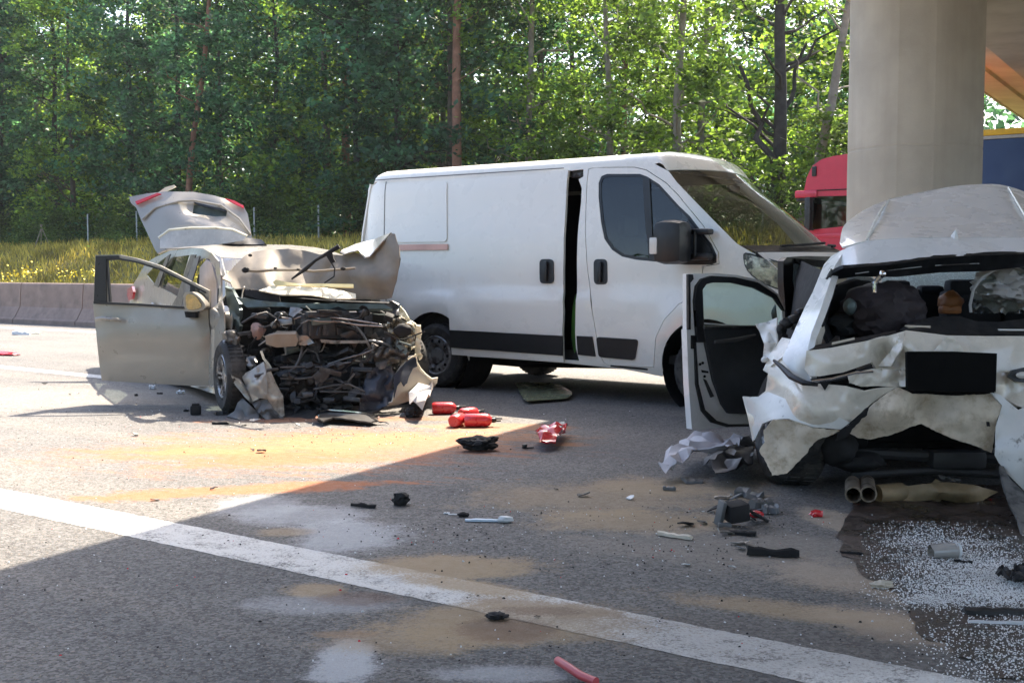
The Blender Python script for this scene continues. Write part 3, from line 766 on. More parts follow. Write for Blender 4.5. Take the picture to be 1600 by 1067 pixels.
door += vl([(954, 571), (944, 566), (936, 551), (932, 523), (925.6, 485.6), (923, 455.6), (918, 417), (915, 361), (916, 324)])
gapR = vl([(911.5, 264.7), (911.5, 276), (904, 280.6), (909, 294), (908, 316), (904, 352), (901.6, 399), (901.6, 457.5), (900, 544), (905, 564)])
arch_r = [(.42 * math.cos(R(a)), .345 + .42 * math.sin(R(a))) for a in range(-8, 190, 9)]
arch_f = [(WB + .43 * math.cos(R(a)), .345 + .43 * math.sin(R(a))) for a in range(-12, 195, 9)]
topz = 2.125
body = [(-1.10, .42)] + arch_r[::-1] + [(.44, .335), (1.6, .325), (2.2, .30), (WB - .44, .255)] + arch_f[::-1] + [(WB + .6, .26), (WB + .95, .30), (WB + 1.03, .55), (WB + 1.02, .95)]
body += vl([(1272, 452), (1240, 417), (1226, 412.5), (1189, 401), (1172, 393), (1151, 380.6), (1132.5, 362), (1095, 324), (1057.5, 285), (1045, 268)])
body += [(2.45, 2.125), (1.0, topz), (-.93, topz), (-1.03, 2.07), (-1.105, 1.7), (-1.13, 1.3)]
door_hole = offs(door, -.006)
slide_hole = [(.34, .36)] + [gapR[-1]] + gapR[:-1][::-1] + [(.34, 2.06)]
M_B = M_VAN
vpatch('body_side', [body, door_hole, slide_hole], M_B, step=.07)
fd = vpatch('front_door', [door, offs(win, -.012)], M_B)
vpatch('window_seal', [offs(win, -.011), offs(win, .014)], M_BLK, fd, -.004, .1, .01)
vpatch('window', [offs(win, .013)], M_GL_SIDE, fd, -.010, .2, .004)
dv = vl([(1003.5, 276), (1015, 279), (1023, 408), (1014.5, 405)]); vpatch('window_divider', [dv], M_BLK, fd, .003, .2, .012)
sail = vl([(1076, 342), (1094, 366), (1109, 384), (1115, 399), (1115, 408), (1108, 410), (1066, 410), (1066, 395)]); vpatch('mirror_base', [sail], M_BLK, fd, .012, .15, .016)
def handle(px0, px1, py0, py1, par, pu=.006):
    lp = rcorner(vl([(px0, py0), (px1, py0), (px1 + .5, py1), (px0 + .5, py1)]), .045)
    h = vpatch('door_handle', [lp], M_BLK, par, pu, .05, .012)
    x0 = min(p[0] for p in lp); x1 = max(p[0] for p in lp); z0 = min(p[1] for p in lp); z1 = max(p[1] for p in lp); xm = (x0 + x1) / 2
    mb = MB(); yy = ys(xm, (z0 + z1) / 2); mb.box((xm, yy - .016 - pu, (z0 + z1) / 2), (.045, .03, (z1 - z0) * .82), bev=.012); mb.obj('grip', M_BLK, h)
handle(928, 949, 405, 444.5, fd)
# sliding door, partly run back over the rear quarter, 3 cm proud
sl = vl([(705, 282), (888, 265.5), (884, 320), (880.6, 399), (880, 440), (880, 486), (880.5, 566), (706, 554), (702.5, 515), (704, 400)], .03)
sd_ = vpatch('sliding_door', [sl], M_B, van, .03, .09, .03)
handle(847, 868.5, 405, 443, sd_, .044)
vpatch('side_moulding', [offs(vl([(703, 515.5), (880, 524.5), (880, 556), (704.5, 543)], .03), .002)], M_BLK, sd_, .042, .2, .012)
vpatch('side_moulding', [vl([(902, 525), (926, 526.2), (931, 557), (904, 554)])], M_BLK, van, .014, .2, .014)
vpatch('side_moulding', [rcorner(vl([(932.5, 526.6), (997.5, 530.6), (992.5, 562.8), (936.5, 557.6)]), .03)], M_BLK, fd, .014, .2, .014)
vpatch('guide_rail', [vl([(888, 265), (911, 264.7), (911, 276), (888, 277)])], M_STEEL, van, -.05, .1, .01)
vpatch('door_step_slot', [vl([(954, 570.5), (1012, 576), (1012, 578.5), (954, 573)])], M_BLKM, fd, .002, .2, .006)
# pressed rear quarter panel and reflective strip
vpatch('roof_gutter', [vl([(590, 281.4), (884, 262.5), (884, 264), (590, 283)])], M_GREYSEAM, van, .034, .2, .004)
vpatch('body_seam', [vl([(604, 284), (605.3, 284), (605.3, 470), (604, 470)])], M_GREYSEAM, van, .0135, .05, .003)
vpatch('quarter_panel', [rcorner(vl([(577, 290), (700, 283), (699.5, 378), (576, 380)]), .05)], M_B, van, .012, .05, .010)
vpatch('reflective_strip', [vl([(618, 382.5), (701, 381.5), (701, 390.5), (618, 391.5)])], M_PINK, van, .016, .05, .008)
# far side
def fpatch(*a, **k): return vpatch(*a, far=True, **k)
fwin = [p for p in win]
fdo = [(1.9, .4), (2.5, .35)] + [p for p in door[-9:]]
fpatch('body_side', [body, offs(win, -.012)], M_B, step=.2)
fpatch('window', [offs(win, -.008)], M_GL_SIDE, push=-.006, step=.3, th=.004)
# roof, lofted across
def grid(name, rows, m, parent, th=0., ang=35, toward=None, closed=False):
    n = len(rows[0]); V = [p for r_ in rows for p in r_]; T = []
    for i in range(len(rows) - 1):
        for j in range(n - 1): a = i * n + j; T += [(a, a + 1, a + n + 1), (a, a + n + 1, a + n)]
    V2, F2 = thicken(V, T, th, toward or Vector((1, 0, 30)))
    o = org(parent)
    if o.length: V2 = [Vector(v) - o for v in V2]
    return mesh(name, V2, F2, m, parent, True, ang)
cs_ = [(.0, .0), (.012, .045), (.05, .085), (.12, .11), (.28, .13), (.55, .142), (.81, .146)]
def roof_row(x, zt, yo, crown=1.0):
    r_ = [(x, yo + a, zt + b * crown) for a, b in cs_]; return r_ + [(x, VW - y, z) for _, y, z in r_[::-1]]
rr_ = []
for x in (-1.02, -.985, -.9, -.6, 0, .6, 1.2, 1.8, 2.2, 2.45): rr_.append(roof_row(x + (.0), topz - (0.03 if x < -1.0 else 0), ys(x, topz), .35 if x < -1.0 else (.8 if x < -.96 else 1)))
NB = 14
def bow(u): return 4 * u * (1 - u)
nearA = vl([(1045, 268), (1057.5, 285), (1076, 304.5), (1095, 324), (1114, 343), (1132.5, 362), (1151, 380.6), (1163, 388)])
def wsrow(i):
    x, z = nearA[i]; y0 = ys(x, z); t = i / (len(nearA) - 1); o = []
    for k in range(NB + 1):
        v = k / NB; b = bow(v); o.append((x + b * (.16 + .20 * t), y0 + (VW - 2 * y0) * v, z + b * (.035 - .03 * t)))
    return o
W0 = wsrow(0)
frow = []
for j in range(len(cs_) * 2):
    src = rr_[-1][j]; v = (src[1] - rr_[-1][0][1]) / (VW - 2 * rr_[-1][0][1]); b = bow(v); x, z = nearA[0]; y0 = ys(x, z)
    frow.append((x + b * .16 - .01, y0 + (VW - 2 * y0) * v, z + .012 + b * .035))
for t in (.33, .66): rr_.append([tuple(Vector(a).lerp(Vector(b), t) + Vector((0, 0, .035 * math.sin(math.pi * t)))) for a, b in zip(rr_[9], frow)])
rr_.append(frow)
grid('roof', rr_, M_B, van, .01)
ws_rows = [wsrow(i) for i in range(len(nearA))]
wsg = grid('windscreen', ws_rows, M_GL_WS, van, .004, toward=Vector((30, 1, 20)))
# black border of the windscreen (lower edge and wiper tray)
low = ws_rows[-1]; low2 = ws_rows[-2]
tray = [low2, low, [(x + .10, y, z - .03) for x, y, z in low], [(x + .12, y, z - .09) for x, y, z in low]]
tray[0] = [tuple(Vector(a).lerp(Vector(b), .55) + Vector((.004, 0, .006))) for a, b in zip(low2, low)]
tray[1] = [tuple(Vector(a) + Vector((.006, 0, .008))) for a in low]
grid('scuttle', tray, M_BLK, van, .008, toward=Vector((30, 1, 20)))
def wiper(v0, v1):
    mb = MB(); pts = []
    for k in range(7):
        v = v0 + (v1 - v0) * k / 6; j = min(NB - 1, int(v * NB)); f_ = v * NB - j; h = .95 - .22 * k / 6
        a = Vector(ws_rows[-1][j]).lerp(Vector(ws_rows[-1][j + 1]), f_); b = Vector(ws_rows[-3][j]).lerp(Vector(ws_rows[-3][j + 1]), f_); pts.append(b.lerp(a, h + .08) + Vector((.02, 0, .022)))
    mb.tube(pts, .011, 6); mb.obj('wiper', M_BLKM, wsg)
wiper(.15, .52); wiper(.55, .92)
# bonnet, nose, bumper
hr = []
base = [(x + .125, y, z - .035) for x, y, z in low]
for t in (0, .25, .5, .75, 1.0):
    row_ = []
    for k, (x, y, z) in enumerate(base):
        v = k / NB; b = bow(v); xe = WB + .72 + .28 * b ** .6; ze = 1.04 + .10 * b; row_.append((x + (xe - x) * t, y + (.1 - .2 * v) * t * .6, z + (ze - z) * t + .05 * math.sin(math.pi * t) * (.4 + .6 * b)))
    hr.append(row_)
grid('bonnet', hr, M_B, van, .01, toward=Vector((10, 1, 30)))
nose = []
for z, dx, in_ in ((1.03, .0, .10), (.95, .06, .06), (.75, .10, .02), (.55, .13, .0), (.35, .10, .0), (.26, .02, .04)):
    nose.append([(WB + .72 + (.28 * bow(k / NB) ** .6) + dx, .17 + in_ + (VW - .34 - 2 * in_) * k / NB, z) for k in range(NB + 1)])
grid('front_bumper', nose, M_BLK, van, .01, toward=Vector((30, 1, .6)))
hl = vl([(1163.5, 399), (1167, 396.5), (1189, 403), (1226, 413), (1250, 428), (1272, 454), (1240, 456), (1205, 447), (1180, 433), (1167, 418)])
M_HEAD = mat('headlamp_reflector', (.40, .37, .30), .2, .5, .5, 9., coat=1., dirt=(.07, .065, .055), ds=7, da=(.48, .62))
vpatch('headlight_rim', [offs(smoothloop(hl, 1), -.012)], M_BLK, van, .010, .06, .012)
hlo = vpatch('headlight', [smoothloop(hl, 1)], M_HEAD, van, .020, .05, .012)
hl2 = vl([(1225, 418), (1248, 431), (1266, 452), (1240, 452), (1222, 440)]); vpatch('indicator_lamp', [hl2], M_AMBER, hlo, .030, .08, .008)
# rear doors
rdoor = [(.09, .42), (VW - .09, .42), (VW - .03, .9), (VW - .10, 1.6), (VW - .17, 2.1), (.17, 2.1), (.10, 1.6), (.03, .9)]
patch('rear_doors', [rdoor], lambda y, z: (-1.10 + .10 * max(0, z - 1.4) , y, z), M_B, van, .3, .02, Vector((-20, 1, 1)))
# inside: floor, bulkhead, lining, seats, dashboard, steering wheel
mb = MB(); mb.box((1.5, VW / 2, .40), (4.8, VW - .3, .08)); mb.box((-.2, .17, 1.2), (1.2, .02, 1.5)); mb.box((.2, VW - .22, 1.2), (3.0, .02, 1.6)); mb.box((1.0, VW / 2, 2.05), (3.3, VW - .5, .02)); mb.obj('interior_lining', M_INT, van)
mb = MB(); mb.box((1.84, VW / 2, 1.22), (.03, VW - .36, 1.55)); mb.obj('bulkhead', M_BULK, van)
mb = MB(); mb.box((3.12, VW / 2, 1.10), (.42, VW - .42, .32), bev=.08); mb.box((3.0, VW / 2, .75), (.25, VW - .5, .6), bev=.05); mb.obj('dashboard', M_INT, van)
for yy in (.50, 1.0, 1.48):
    mb = MB(); mb.box((2.32, yy, .82), (.5, .44, .16), bev=.05); mb.box((2.05, yy, 1.18), (.14, .44, .62), bev=.05, rot=(0, -.18, 0)); mb.box((1.98, yy, 1.60), (.09, .26, .18), bev=.04); mb.obj('seat', M_INT, van)
mb = MB(); Mx = Matrix.Translation((2.80, 1.45, 1.22)) @ Matrix.Rotation(R(-62), 4, 'Y'); tor = [(.205 + .017 * math.cos(R(a)), .017 * math.sin(R(a))) for a in range(0, 360, 45)]; mb.lathe(tor, 28, Mx, True); mb.box((0, 0, -.02), (.36, .06, .03), Mx, .01); mb.box((0, 0, -.02), (.1, .12, .04), Mx, .01); mb.obj('steering_wheel', M_BLK, van)
mb = MB(); mb.box((2.82, VW / 2, 1.93), (.03, .22, .07), bev=.02); mb.obj('rear_view_mirror', M_BLK, van)
gb = MB(); gb.blob((1.665, .24, .68), (.10, .12, .30), 5, .35); o = gb.obj('work_jacket', M_GREENBAG); o.location = VR; o.rotation_euler = van.rotation_euler; tag(o, 'bright green work jacket bundled inside the open gap of the van side door', 'jacket')
# exterior mirror
mm = vl([(1028, 372), (1033, 352), (1042, 346), (1062, 345), (1072, 352), (1076, 372), (1077, 395), (1070, 412), (1048, 415), (1032, 410), (1027, 396)], .25)
mb = MB(); mx_ = sum(p[0] for p in mm) / len(mm); mz_ = sum(p[1] for p in mm) / len(mm); w_ = max(p[0] for p in mm) - min(p[0] for p in mm); h_ = max(p[1] for p in mm) - min(p[1] for p in mm)
mb.box((mx_, -.20, mz_), (w_ * .92, .30, h_ * .98), bev=.09, rot=(0, 0, .10)); mir = mb.obj('wing_mirror', M_BLK, fd)
mb = MB(); mb.box((mx_ + .16, -.02, mz_ + .09), (.22, .10, .05), bev=.02); mb.box((mx_ + .16, -.02, mz_ - .12), (.22, .10, .06), bev=.02); mb.tube([(mx_ + .14, -.07, mz_ - .12), (mx_ + .14, -.07, mz_ + .09)], .014); mb.obj('mirror_arm', M_BLK, mir)
mb = MB(); mb.box((mx_ - w_ * .33, -.345, mz_ - .03), (.075, .03, .14), bev=.014); ml = mb.obj('indicator_lamp', M_CLEAR, mir)
# wheels
def wheel(parent, c, ax_in, r, wd, holes=True, m_rim=None, lean=0., spokes=0, steer=0., flat=False):
    """c: hub centre of the outer face; ax_in: direction from outer face into the car"""
    a = Vector(ax_in).normalized(); M = Matrix.Translation(c) @ a.to_track_quat('Z', 'Y').to_matrix().to_4x4()
    if lean: M = M @ Matrix.Rotation(lean, 4, 'Y')
    e = bpy.data.objects.new('wheel', None); COL.objects.link(e); e.parent = parent; e.matrix_local = M; e.empty_display_size = .1
    rr = r * (.62 if holes else .68)
    mb = MB(); prof = [(rr, .012), (rr + .02, -.004), (r * .88, -.008), (r * .965, .012), (r, .045), (r, wd * .5), (r, wd - .045), (r * .965, wd - .012), (r * .88, wd), (rr, wd - .02)]
    mb.lathe(prof, 40); 
    for k in range(48):
        q = 2 * math.pi * k / 48
        for side in (.3, .7): mb.box((r * .999 * math.cos(q), r * .999 * math.sin(q), wd * side), (.008, .018, wd * .30), None, 0, (0, 0, q))
    mesh('tyre', mb.V, mb.F, M_TYRE, e)
    mb = MB(); mb.lathe([(rr + .004, .012), (rr - .01, .0), (rr - .025, .012), (rr - .03, .045), (rr - .035, wd - .03)], 40)
    if not spokes:
        n2 = 40; loops = [ring((0, 0), rr - .028, n2)] + [ring((.0 + rr * .74 * math.cos(R(36 * k)), rr * .74 * math.sin(R(36 * k))), .019, 8) for k in range(10)]
        rn_ = random.Random(2); v2, T = tri2d([[p for p in l] for l in loops], .04, rn_)
        V2 = []
        for v in v2:
            d = v.length / rr; V2.append((v.x, v.y, .03 + .022 * (1 - abs(d - .72) * 2.2) * -1 + (.035 if d < .45 else 0)))
        V2, F2 = thicken([Vector(v) for v in V2], T, .004, Vector((0, 0, -9))); mb.add(V2, F2)
        mb.lathe([(.0, .02), (.075, .02), (.085, .035), (.085, .07)], 20)
        for k in range(5): mb.lathe([(0, .018), (.013, .018), (.013, .05)], 6, Matrix.Translation((.13 * math.cos(R(72 * k)) * .9, .13 * math.sin(R(72 * k)) * .9, .03)))
    else:
        mb.lathe([(0, .02), (.05, .018), (.075, .03), (.08, .06)], 20)
        for k in range(spokes):
            for dd in (-.09, .09):
                q = 2 * math.pi * k / spokes; p0 = Vector((.05 * math.cos(q + dd * 3), .05 * math.sin(q + dd * 3), .035)); p1 = Vector(((rr - .02) * math.cos(q + dd * 1.6), (rr - .02) * math.sin(q + dd * 1.6), .02)); d = (p1 - p0); L = d.length
                Mk = Matrix.Translation((p0 + p1) / 2) @ d.to_track_quat('X', 'Z').to_matrix().to_4x4(); mb.box((0, 0, 0), (L, .022, .03), Mk, .006)
    mesh('rim', mb.V, mb.F, m_rim or M_STEEL, e)
    mb = MB(); mb.lathe([(.0, wd * .45), (rr * .8, wd * .45), (rr * .8, wd * .6), (0, wd * .6)], 24); mesh('brake_drum', mb.V, mb.F, M_BLKM, e)
    return e
for xx in (0, WB):
    wheel(van, (xx, .03, .325), (0, 1, 0), .325, .215); wheel(van, (xx, VW - .03, .325), (0, -1, 0), .325, .215)
# wheel boxes and under-body
for xx, ra in ((0, .42), (WB, .43)):
    mb = MB(); mb.lathe([(ra + .002, -.0), (ra + .002, .42), (.05, .42)], 40, Matrix.Translation((xx, .045, .345)) @ Matrix.Rotation(R(-90), 4, 'X')); mb.obj('wheel_arch_liner', M_BLKM, van)
mb = MB(); mb.box((1.5, VW / 2, .34), (4.2, VW - .5, .06)); mb.tube([(-.8, .75, .26), (.6, .7, .24), (1.5, .9, .26), (2.6, .9, .28)], .05); mb.box((.9, 1.3, .27), (.8, .4, .14), bev=.04); mb.tube([(0, .2, .33), (0, VW - .2, .33)], .05); mb.obj('chassis', M_BLKM, van)

# ================================================================== SILVER WRECK (front smashed in)
def silver(name, c, dirt=None, da=(.5, .7), ds=4.):
    return mat(name, c, .34, .25, .05, 3., coat=.5, dirt=dirt, da=da, ds=ds)
M_SIL = silver('champagne_silver_paint', (.295, .275, .24), (.26, .23, .18), (.58, .85), 2.)
M_SILD = silver('silver_paint_soiled', (.47, .43, .36), (.16, .13, .10), (.42, .68), 7.)
M_UNDER = mat('painted_steel_underside', (.20, .172, .135), .6, .0, .25, 5., dirt=(.17, .145, .115), ds=9, da=(.52, .80))
M_PALEY = mat('dusted_yellow_plastic', (.66, .58, .30), .6, var=.15)
M_CREAM = mat('cream_bent_sheet', (.70, .66, .52), .45, var=.12, dirt=(.3, .25, .16), ds=9, da=(.55, .75))
M_GREYP = mat('grey_broken_plastic', (.080, .080, .080), .55, var=.25, dirt=(.15, .145, .135), ds=9, da=(.5, .75))
M_DK = mat('dark_engine_plastic', (.022, .023, .025), .5, var=.3, dirt=(.085, .085, .083), ds=14, da=(.5, .72))
M_METAL = mat('bare_aluminium', (.24, .235, .225), .42, .8, .25, 9., dirt=(.08, .07, .06), ds=12, da=(.48, .7))
M_RUST = mat('warm_cast_metal', (.125, .115, .10), .6, .3, .3, 8., dirt=(.05, .04, .035), ds=10)
M_TEAL = mat('washed_teal_metal', (.10, .135, .135), .5, .4, .3, 8.)
M_NAVY = mat('dark_navy_plastic', (.020, .024, .036), .35, var=.3, dirt=(.16, .14, .12), ds=8, da=(.55, .75))
M_GL_CAR = glass('car_side_glass', (.50, .56, .55), .16)
M_REDL = mat('red_lamp_lens', (.55, .02, .03), .18, coat=.8)
M_PALE = mat('pale_airbag_cloth', (.62, .56, .56), .9, bump=.3, bs=8)
SB = G(352, 645); SB = Vector((SB.x, SB.y, 0))
car = empty('wrecked_silver_car', SB, 'silver estate car with smashed front, open side door and raised tailgate', 'car'); car['o'] = tuple(SB)
Y0 = SB.y; LAT = Vector((math.cos(R(26.5)), math.sin(R(26.5)), 0)); HD = Vector((math.sin(R(26.5)), -math.cos(R(26.5)), 0))
def sd(px, off=0.0):
    """distance of the car's near side plane along picture column px"""
    k = (px - 800) / F; n = -LAT; p0 = SB + n * off; return n.dot(p0) / (n.x * k + n.y)
def S_(pts, off=0.0): return [(a, b, sd(a, off)) for a, b in pts]
def fr(px, d=0.0):
    """distance of a plane across the nose, d metres behind the front wheel's hub line"""
    k = (px - 800) / F; p0 = SB - HD * d; return HD.dot(p0) / (HD.x * k + HD.y)
def FR(pts, d=0.0): return [(a, b, fr(a, d)) for a, b in pts]
# far-side-closed shell: side skin, roof, pillars
side = S_([(205, 452), (207, 447), (227.5, 411), (242.5, 402), (265, 392), (299, 388), (318, 389)], -.06) + S_([(331, 396), (341, 408), (345, 430), (346, 470), (350, 488), (350, 520), (340, 606), (300, 603), (240, 590), (215, 575), (203, 545), (199, 500)], .0)
wq = S_([(229, 429), (240, 417), (258, 402), (261, 404), (256, 424), (244, 446), (236, 438)], -.03); wr = S_([(270, 402), (296, 398.5), (285.6, 434), (277, 463), (252, 450), (258, 424)], -.03); wf = S_([(308, 412), (316, 404), (327, 405), (336, 420), (342, 449), (341, 482), (292, 482), (299, 434)], -.02)
bs = sheet('body_side', side, M_SIL, car, 8, .012, holes=(wq, wr, wf))
sheet('window', [(a, b, y + .015) for a, b, y in wq], M_GL_CAR, bs, 8, .004); sheet('window', [(a, b, y + .015) for a, b, y in wr], M_GL_CAR, bs, 8, .004)
sheet('window_trim', S_([(260, 401), (266, 397), (247, 449), (240, 446)], .005), M_BLK, bs, 8, .01)
sheet('window_trim', S_([(298, 398), (306, 398), (293, 430), (286, 466), (283, 482), (268, 478), (277, 462), (287, 430)], .006), M_BLK, bs, 8, .01)
sheet('door_opening', S_([(303, 404), (312, 400), (301, 436), (290, 482), (284, 482), (291, 438)], .012), M_GREYP, bs, 8, .01)
sheet('airbag', S_([(312, 418), (322, 406), (330, 410), (338, 440), (340, 478), (316, 484), (311, 450)], -.22), M_PALE, car, 7, .02, .03, 20)
hd = S_([(222, 473), (236, 472.5), (238, 477), (222, 478)], .02); sheet('door_handle', hd, M_SIL, bs, 5, .02)
sheet('tail_lamp', S_([(199, 452), (206, 447.5), (208, 456), (206, 467), (201, 470), (198.5, 462)], .01), M_REDL, car, 5, .03)
# roof from the header to the tail
yh = lambda px: fr(px, .95); yt = lambda px: fr(px, 3.15)
roofo = [(261, 388.5, sd(261, -.10)), (300, 385, 13.0), (344, 382, 13.2), (414, 382, 13.4), (456, 383, 13.3), (492, 386.5, 13.0), (515, 391, 12.6), (545, 402, 11.6), (560, 412, 11.3), (500, 409, 11.0), (440, 406, 10.9), (385, 404, 10.75), (345, 402.5, 10.65), (331, 395, 11.0), (318, 388.5, 11.6), (299, 387, 12.2)]
sheet('roof', roofo, M_SIL, car, 8, .012)
sheet('windscreen_pillar', [(331, 396, 10.75), (345, 402, 10.62), (352, 430, 10.3), (352, 462, 10.1), (344, 470, 10.1), (345, 430, 10.35), (340, 408, 10.6)], M_SIL, car, 6, .03)
sheet('windscreen', [(346, 403, 10.64), (440, 407, 10.86), (556, 413, 11.3), (590, 460, 10.75), (470, 455, 10.3), (356, 452, 10.1)], M_GL_CAR, car, 10, .006, .02)
# far side and floor so the cabin is closed
def SBp(a, f_, z): return SB + LAT * a - HD * f_ + Vector((0, 0, z))
mb = MB(); mb.add([SBp(1.72, .9, .3), SBp(1.76, 4.0, .35), SBp(1.74, 4.0, .95), SBp(1.70, .9, .95)], [(0, 1, 2, 3)]); mb.add([SBp(.1, .8, .3), SBp(1.72, .8, .3), SBp(1.72, 4.0, .32), SBp(.1, 4.0, .32)], [(0, 1, 2, 3)]); mb.add([SBp(.12, 4.02, .4), SBp(1.70, 4.02, .4), SBp(1.66, 4.02, .9), SBp(.14, 4.02, .9)], [(0, 1, 2, 3)]); mb.obj('far_side_and_floor', M_SIL, car, False)
mb = MB(); mb.add([SBp(.12, .95, .3), SBp(1.66, .95, .3), SBp(1.62, .95, 1.02), SBp(.16, .95, 1.02)], [(0, 1, 2, 3)]); mb.obj('bulkhead', M_BLKM, car, False)
for a in (.45, 1.25):
    mb = MB(); Mz = Matrix.Translation(SBp(a, 1.9, 0)) @ Matrix.Rotation(R(26.5), 4, 'Z'); mb.box((0, -.1, .5), (.48, .55, .18), Mz, .06); mb.box((0, .28, .85), (.46, .16, .62), Mz, .07); mb.box((0, .32, 1.27), (.26, .1, .18), Mz, .04); mb.obj('seat', M_INT, car)
# raised tailgate
tg = [(201, 308, 13.9), (230, 302.5, 13.95), (259, 299.5, 14.0), (302, 300, 14.05), (336, 306, 14.05), (360, 313, 14.05), (379, 320, 14.0), (387, 334, 13.9), (394, 372, 13.5), (370, 380, 13.35), (330, 386, 13.25), (290, 388, 13.2), (258, 391, 13.15), (246, 396, 13.15), (242, 390, 13.2), (220, 343, 13.6), (212, 323, 13.8), (205, 318, 13.85)]
pk = [(303, 316.5, 13.83), (355, 329, 13.80), (353.5, 338, 13.72), (335, 338.5, 13.7), (301, 334, 13.7)]
SQ = lambda L: [(a_, b_, 13.15 + (y_ - 13.15) * .42) for a_, b_, y_ in L]
tg = SQ(tg); pk = SQ(pk)
tgo = sheet('tailgate', tg, M_SIL, car, 7, .05, ctrl=SQ([(300, 340, 13.4), (300, 359, 13.2), (330, 357, 13.2), (260, 330, 13.5), (345, 322, 13.75), (280, 318, 13.7)]), holes=(pk,))
sheet('plate_recess', [(a, b, y + .07) for a, b, y in pk], M_TEAL, tgo, 6, .01)
sheet('plate_lamp_strip', SQ([(302, 315.5, 13.7), (356, 328.5, 13.68), (354, 331, 13.67), (310, 321, 13.68)]), M_BLK, tgo, 5, .02)
sheet('tail_lamp', SQ([(211, 315, 13.73), (246, 301.5, 13.82), (252, 303, 13.82), (240, 307.5, 13.76), (213, 319, 13.68)]), M_REDL, tgo, 5, .02)
sheet('tail_lamp', SQ([(352, 310, 13.9), (366, 313.5, 13.9), (381, 321.5, 13.85), (381, 325, 13.8), (366, 318, 13.85)]), M_REDL, tgo, 5, .02)
rb = [(222, 343), (242, 325), (280, 314.5), (302, 313), (346, 321), (374, 342), (391, 365)]
mb = MB(); mb.tube([W(a, b, 13.30 + .09 * math.sin(math.pi * i / 6)) for i, (a, b) in enumerate(rb)], .016, 6); mb.obj('tailgate_crease', M_SIL, tgo)
rb = [(248, 372), (265, 359.5), (299, 356.5), (336, 356), (364, 359), (386, 369)]
mb = MB(); mb.tube([W(a, b, 13.14 + .01 * i / 5) for i, (a, b) in enumerate(rb)], .018, 6); mb.obj('window_lower_edge', M_CREAM, tgo)
rg = [(250, 371, 13.13), (266, 361, 13.13), (299, 358.5, 13.13), (336, 358, 13.13), (363, 361, 13.13), (384, 370, 13.13), (380, 376, 13.1), (330, 384, 13.08), (290, 386, 13.05), (262, 388, 13.02), (250, 388, 13.03)]
sheet('rear_window', rg, mat('rear_glass_grey_reflection', (.42, .40, .36), .25, coat=.4), tgo, 7, .006)  # opaque light grey paints a reflection onto the glass
sheet('spoiler', SQ([(246, 302, 13.98), (258, 293, 14.02), (272, 289, 14.05), (275, 292, 14.05), (262, 298, 14.02), (258, 301, 14.0)]), M_CREAM, tgo, 5, .03)
sheet('wiper_motor_cover', [(346, 379, 13.2), (352, 372, 13.2), (380, 371, 13.2), (408, 374, 13.2), (414, 379.5, 13.1), (412, 382, 13.1), (347, 381.5, 13.15)], M_BLK, car, 6, .04, .02, 15)
# the open front door, swung out towards the left
DY = lambda px: 10.20 - (px - 150) * .0004
D_ = lambda pts, o=0: [(a, b, DY(a) - o) for a, b in pts]
skin = D_([(145, 473), (215, 476), (285.6, 480.6), (326, 481.6), (325.5, 496), (330, 535), (329.5, 570), (329, 602), (295, 602.5), (214, 598), (159, 594.5), (155, 567), (149, 510)])
dr = sheet('front_door', skin, M_SIL, car, 8, .05, ctrl=[(a, 500, DY(a) - .018) for a in range(160, 326, 25)] + [(a, 530 - 6 * math.sin((a - 150) / 56), DY(a) - .030) for a in range(160, 326, 20)] + [(a, 545, DY(a) - .020) for a in range(160, 326, 25)] + [(a, 580, DY(a) - .012) for a in range(165, 326, 25)])
fro = [(146, 474), (149, 398.5), (186, 398), (214, 404), (250, 415), (289, 435), (327, 454), (327, 482)]; fri = [(171, 475), (165, 405.5), (186, 404), (214, 409), (250, 420), (285, 438), (320, 456.5), (322, 481.5)]
fo = fro + fri[::-1]
sheet('window_frame', D_(fo, .005), M_SIL, dr, 6, .04)
sheet('window_frame_trim', D_([(146.5, 473), (149.5, 400), (185, 399.5), (186, 403), (166, 404.5), (166, 474)], .02), mat('gloss_black_trim', (.010, .013, .018), .35), dr, 6, .02)
sheet('window_frame_seal', D_([(165, 404.5), (186, 403.2), (214, 408.2), (250, 419.2), (285, 437), (322, 456), (322, 459), (285, 440), (250, 422.5), (214, 411), (186, 406.2), (168, 407), (173, 474), (170, 474)], .012), M_BLK, dr, 5, .03)
sheet('waist_trim', D_([(146, 471), (215, 474), (286, 478.6), (326, 479.5), (326, 483), (286, 482.3), (215, 477.7), (146, 474.8)], .045), M_BLK, dr, 6, .03)
sheet('quarter_post', D_([(297, 446), (303, 448), (303, 480), (297, 480)], .015), M_BLK, dr, 6, .02); sheet('quarter_glass', D_([(303, 449), (322, 458), (322, 480.5), (303, 480)], -.005), M_GL_CAR, dr, 6, .004)
mb = MB(); mb.tube([W(150, 498.5, DY(150) - .075), W(160, 497, DY(160) - .10), W(178, 499, DY(180) - .10), W(189, 500.5, DY(190) - .07)], [.014, .02, .02, .014], 8); mb.obj('door_handle', M_SIL, dr)
ms = sheet('wing_mirror', D_([(286, 457.5), (298, 455.5), (310, 462), (319, 473), (321.5, 479), (318, 484.5), (305, 487.5), (290, 486.5), (287, 476)], .16), M_SIL, dr, 5, .12, sm=1)
sheet('mirror_glass', D_([(290, 461), (298, 458.5), (308, 465), (314, 474), (315, 480), (304, 484), (292, 483.5), (290, 474)], .175), mat('mirror_glass_field_reflection', (.40, .34, .23), .12, .9), ms, 5, .008, sm=1)  # amber tint paints the reflected field into the mirror
sheet('mirror_foot', D_([(288, 487), (307, 487), (306, 497), (290, 496)], .08), M_BLKM, dr, 5, .08)
sheet('inner_panel', D_([(150, 477), (322, 484), (324, 596), (218, 592), (165, 588)], -.07), M_INT, dr, 12, .03)
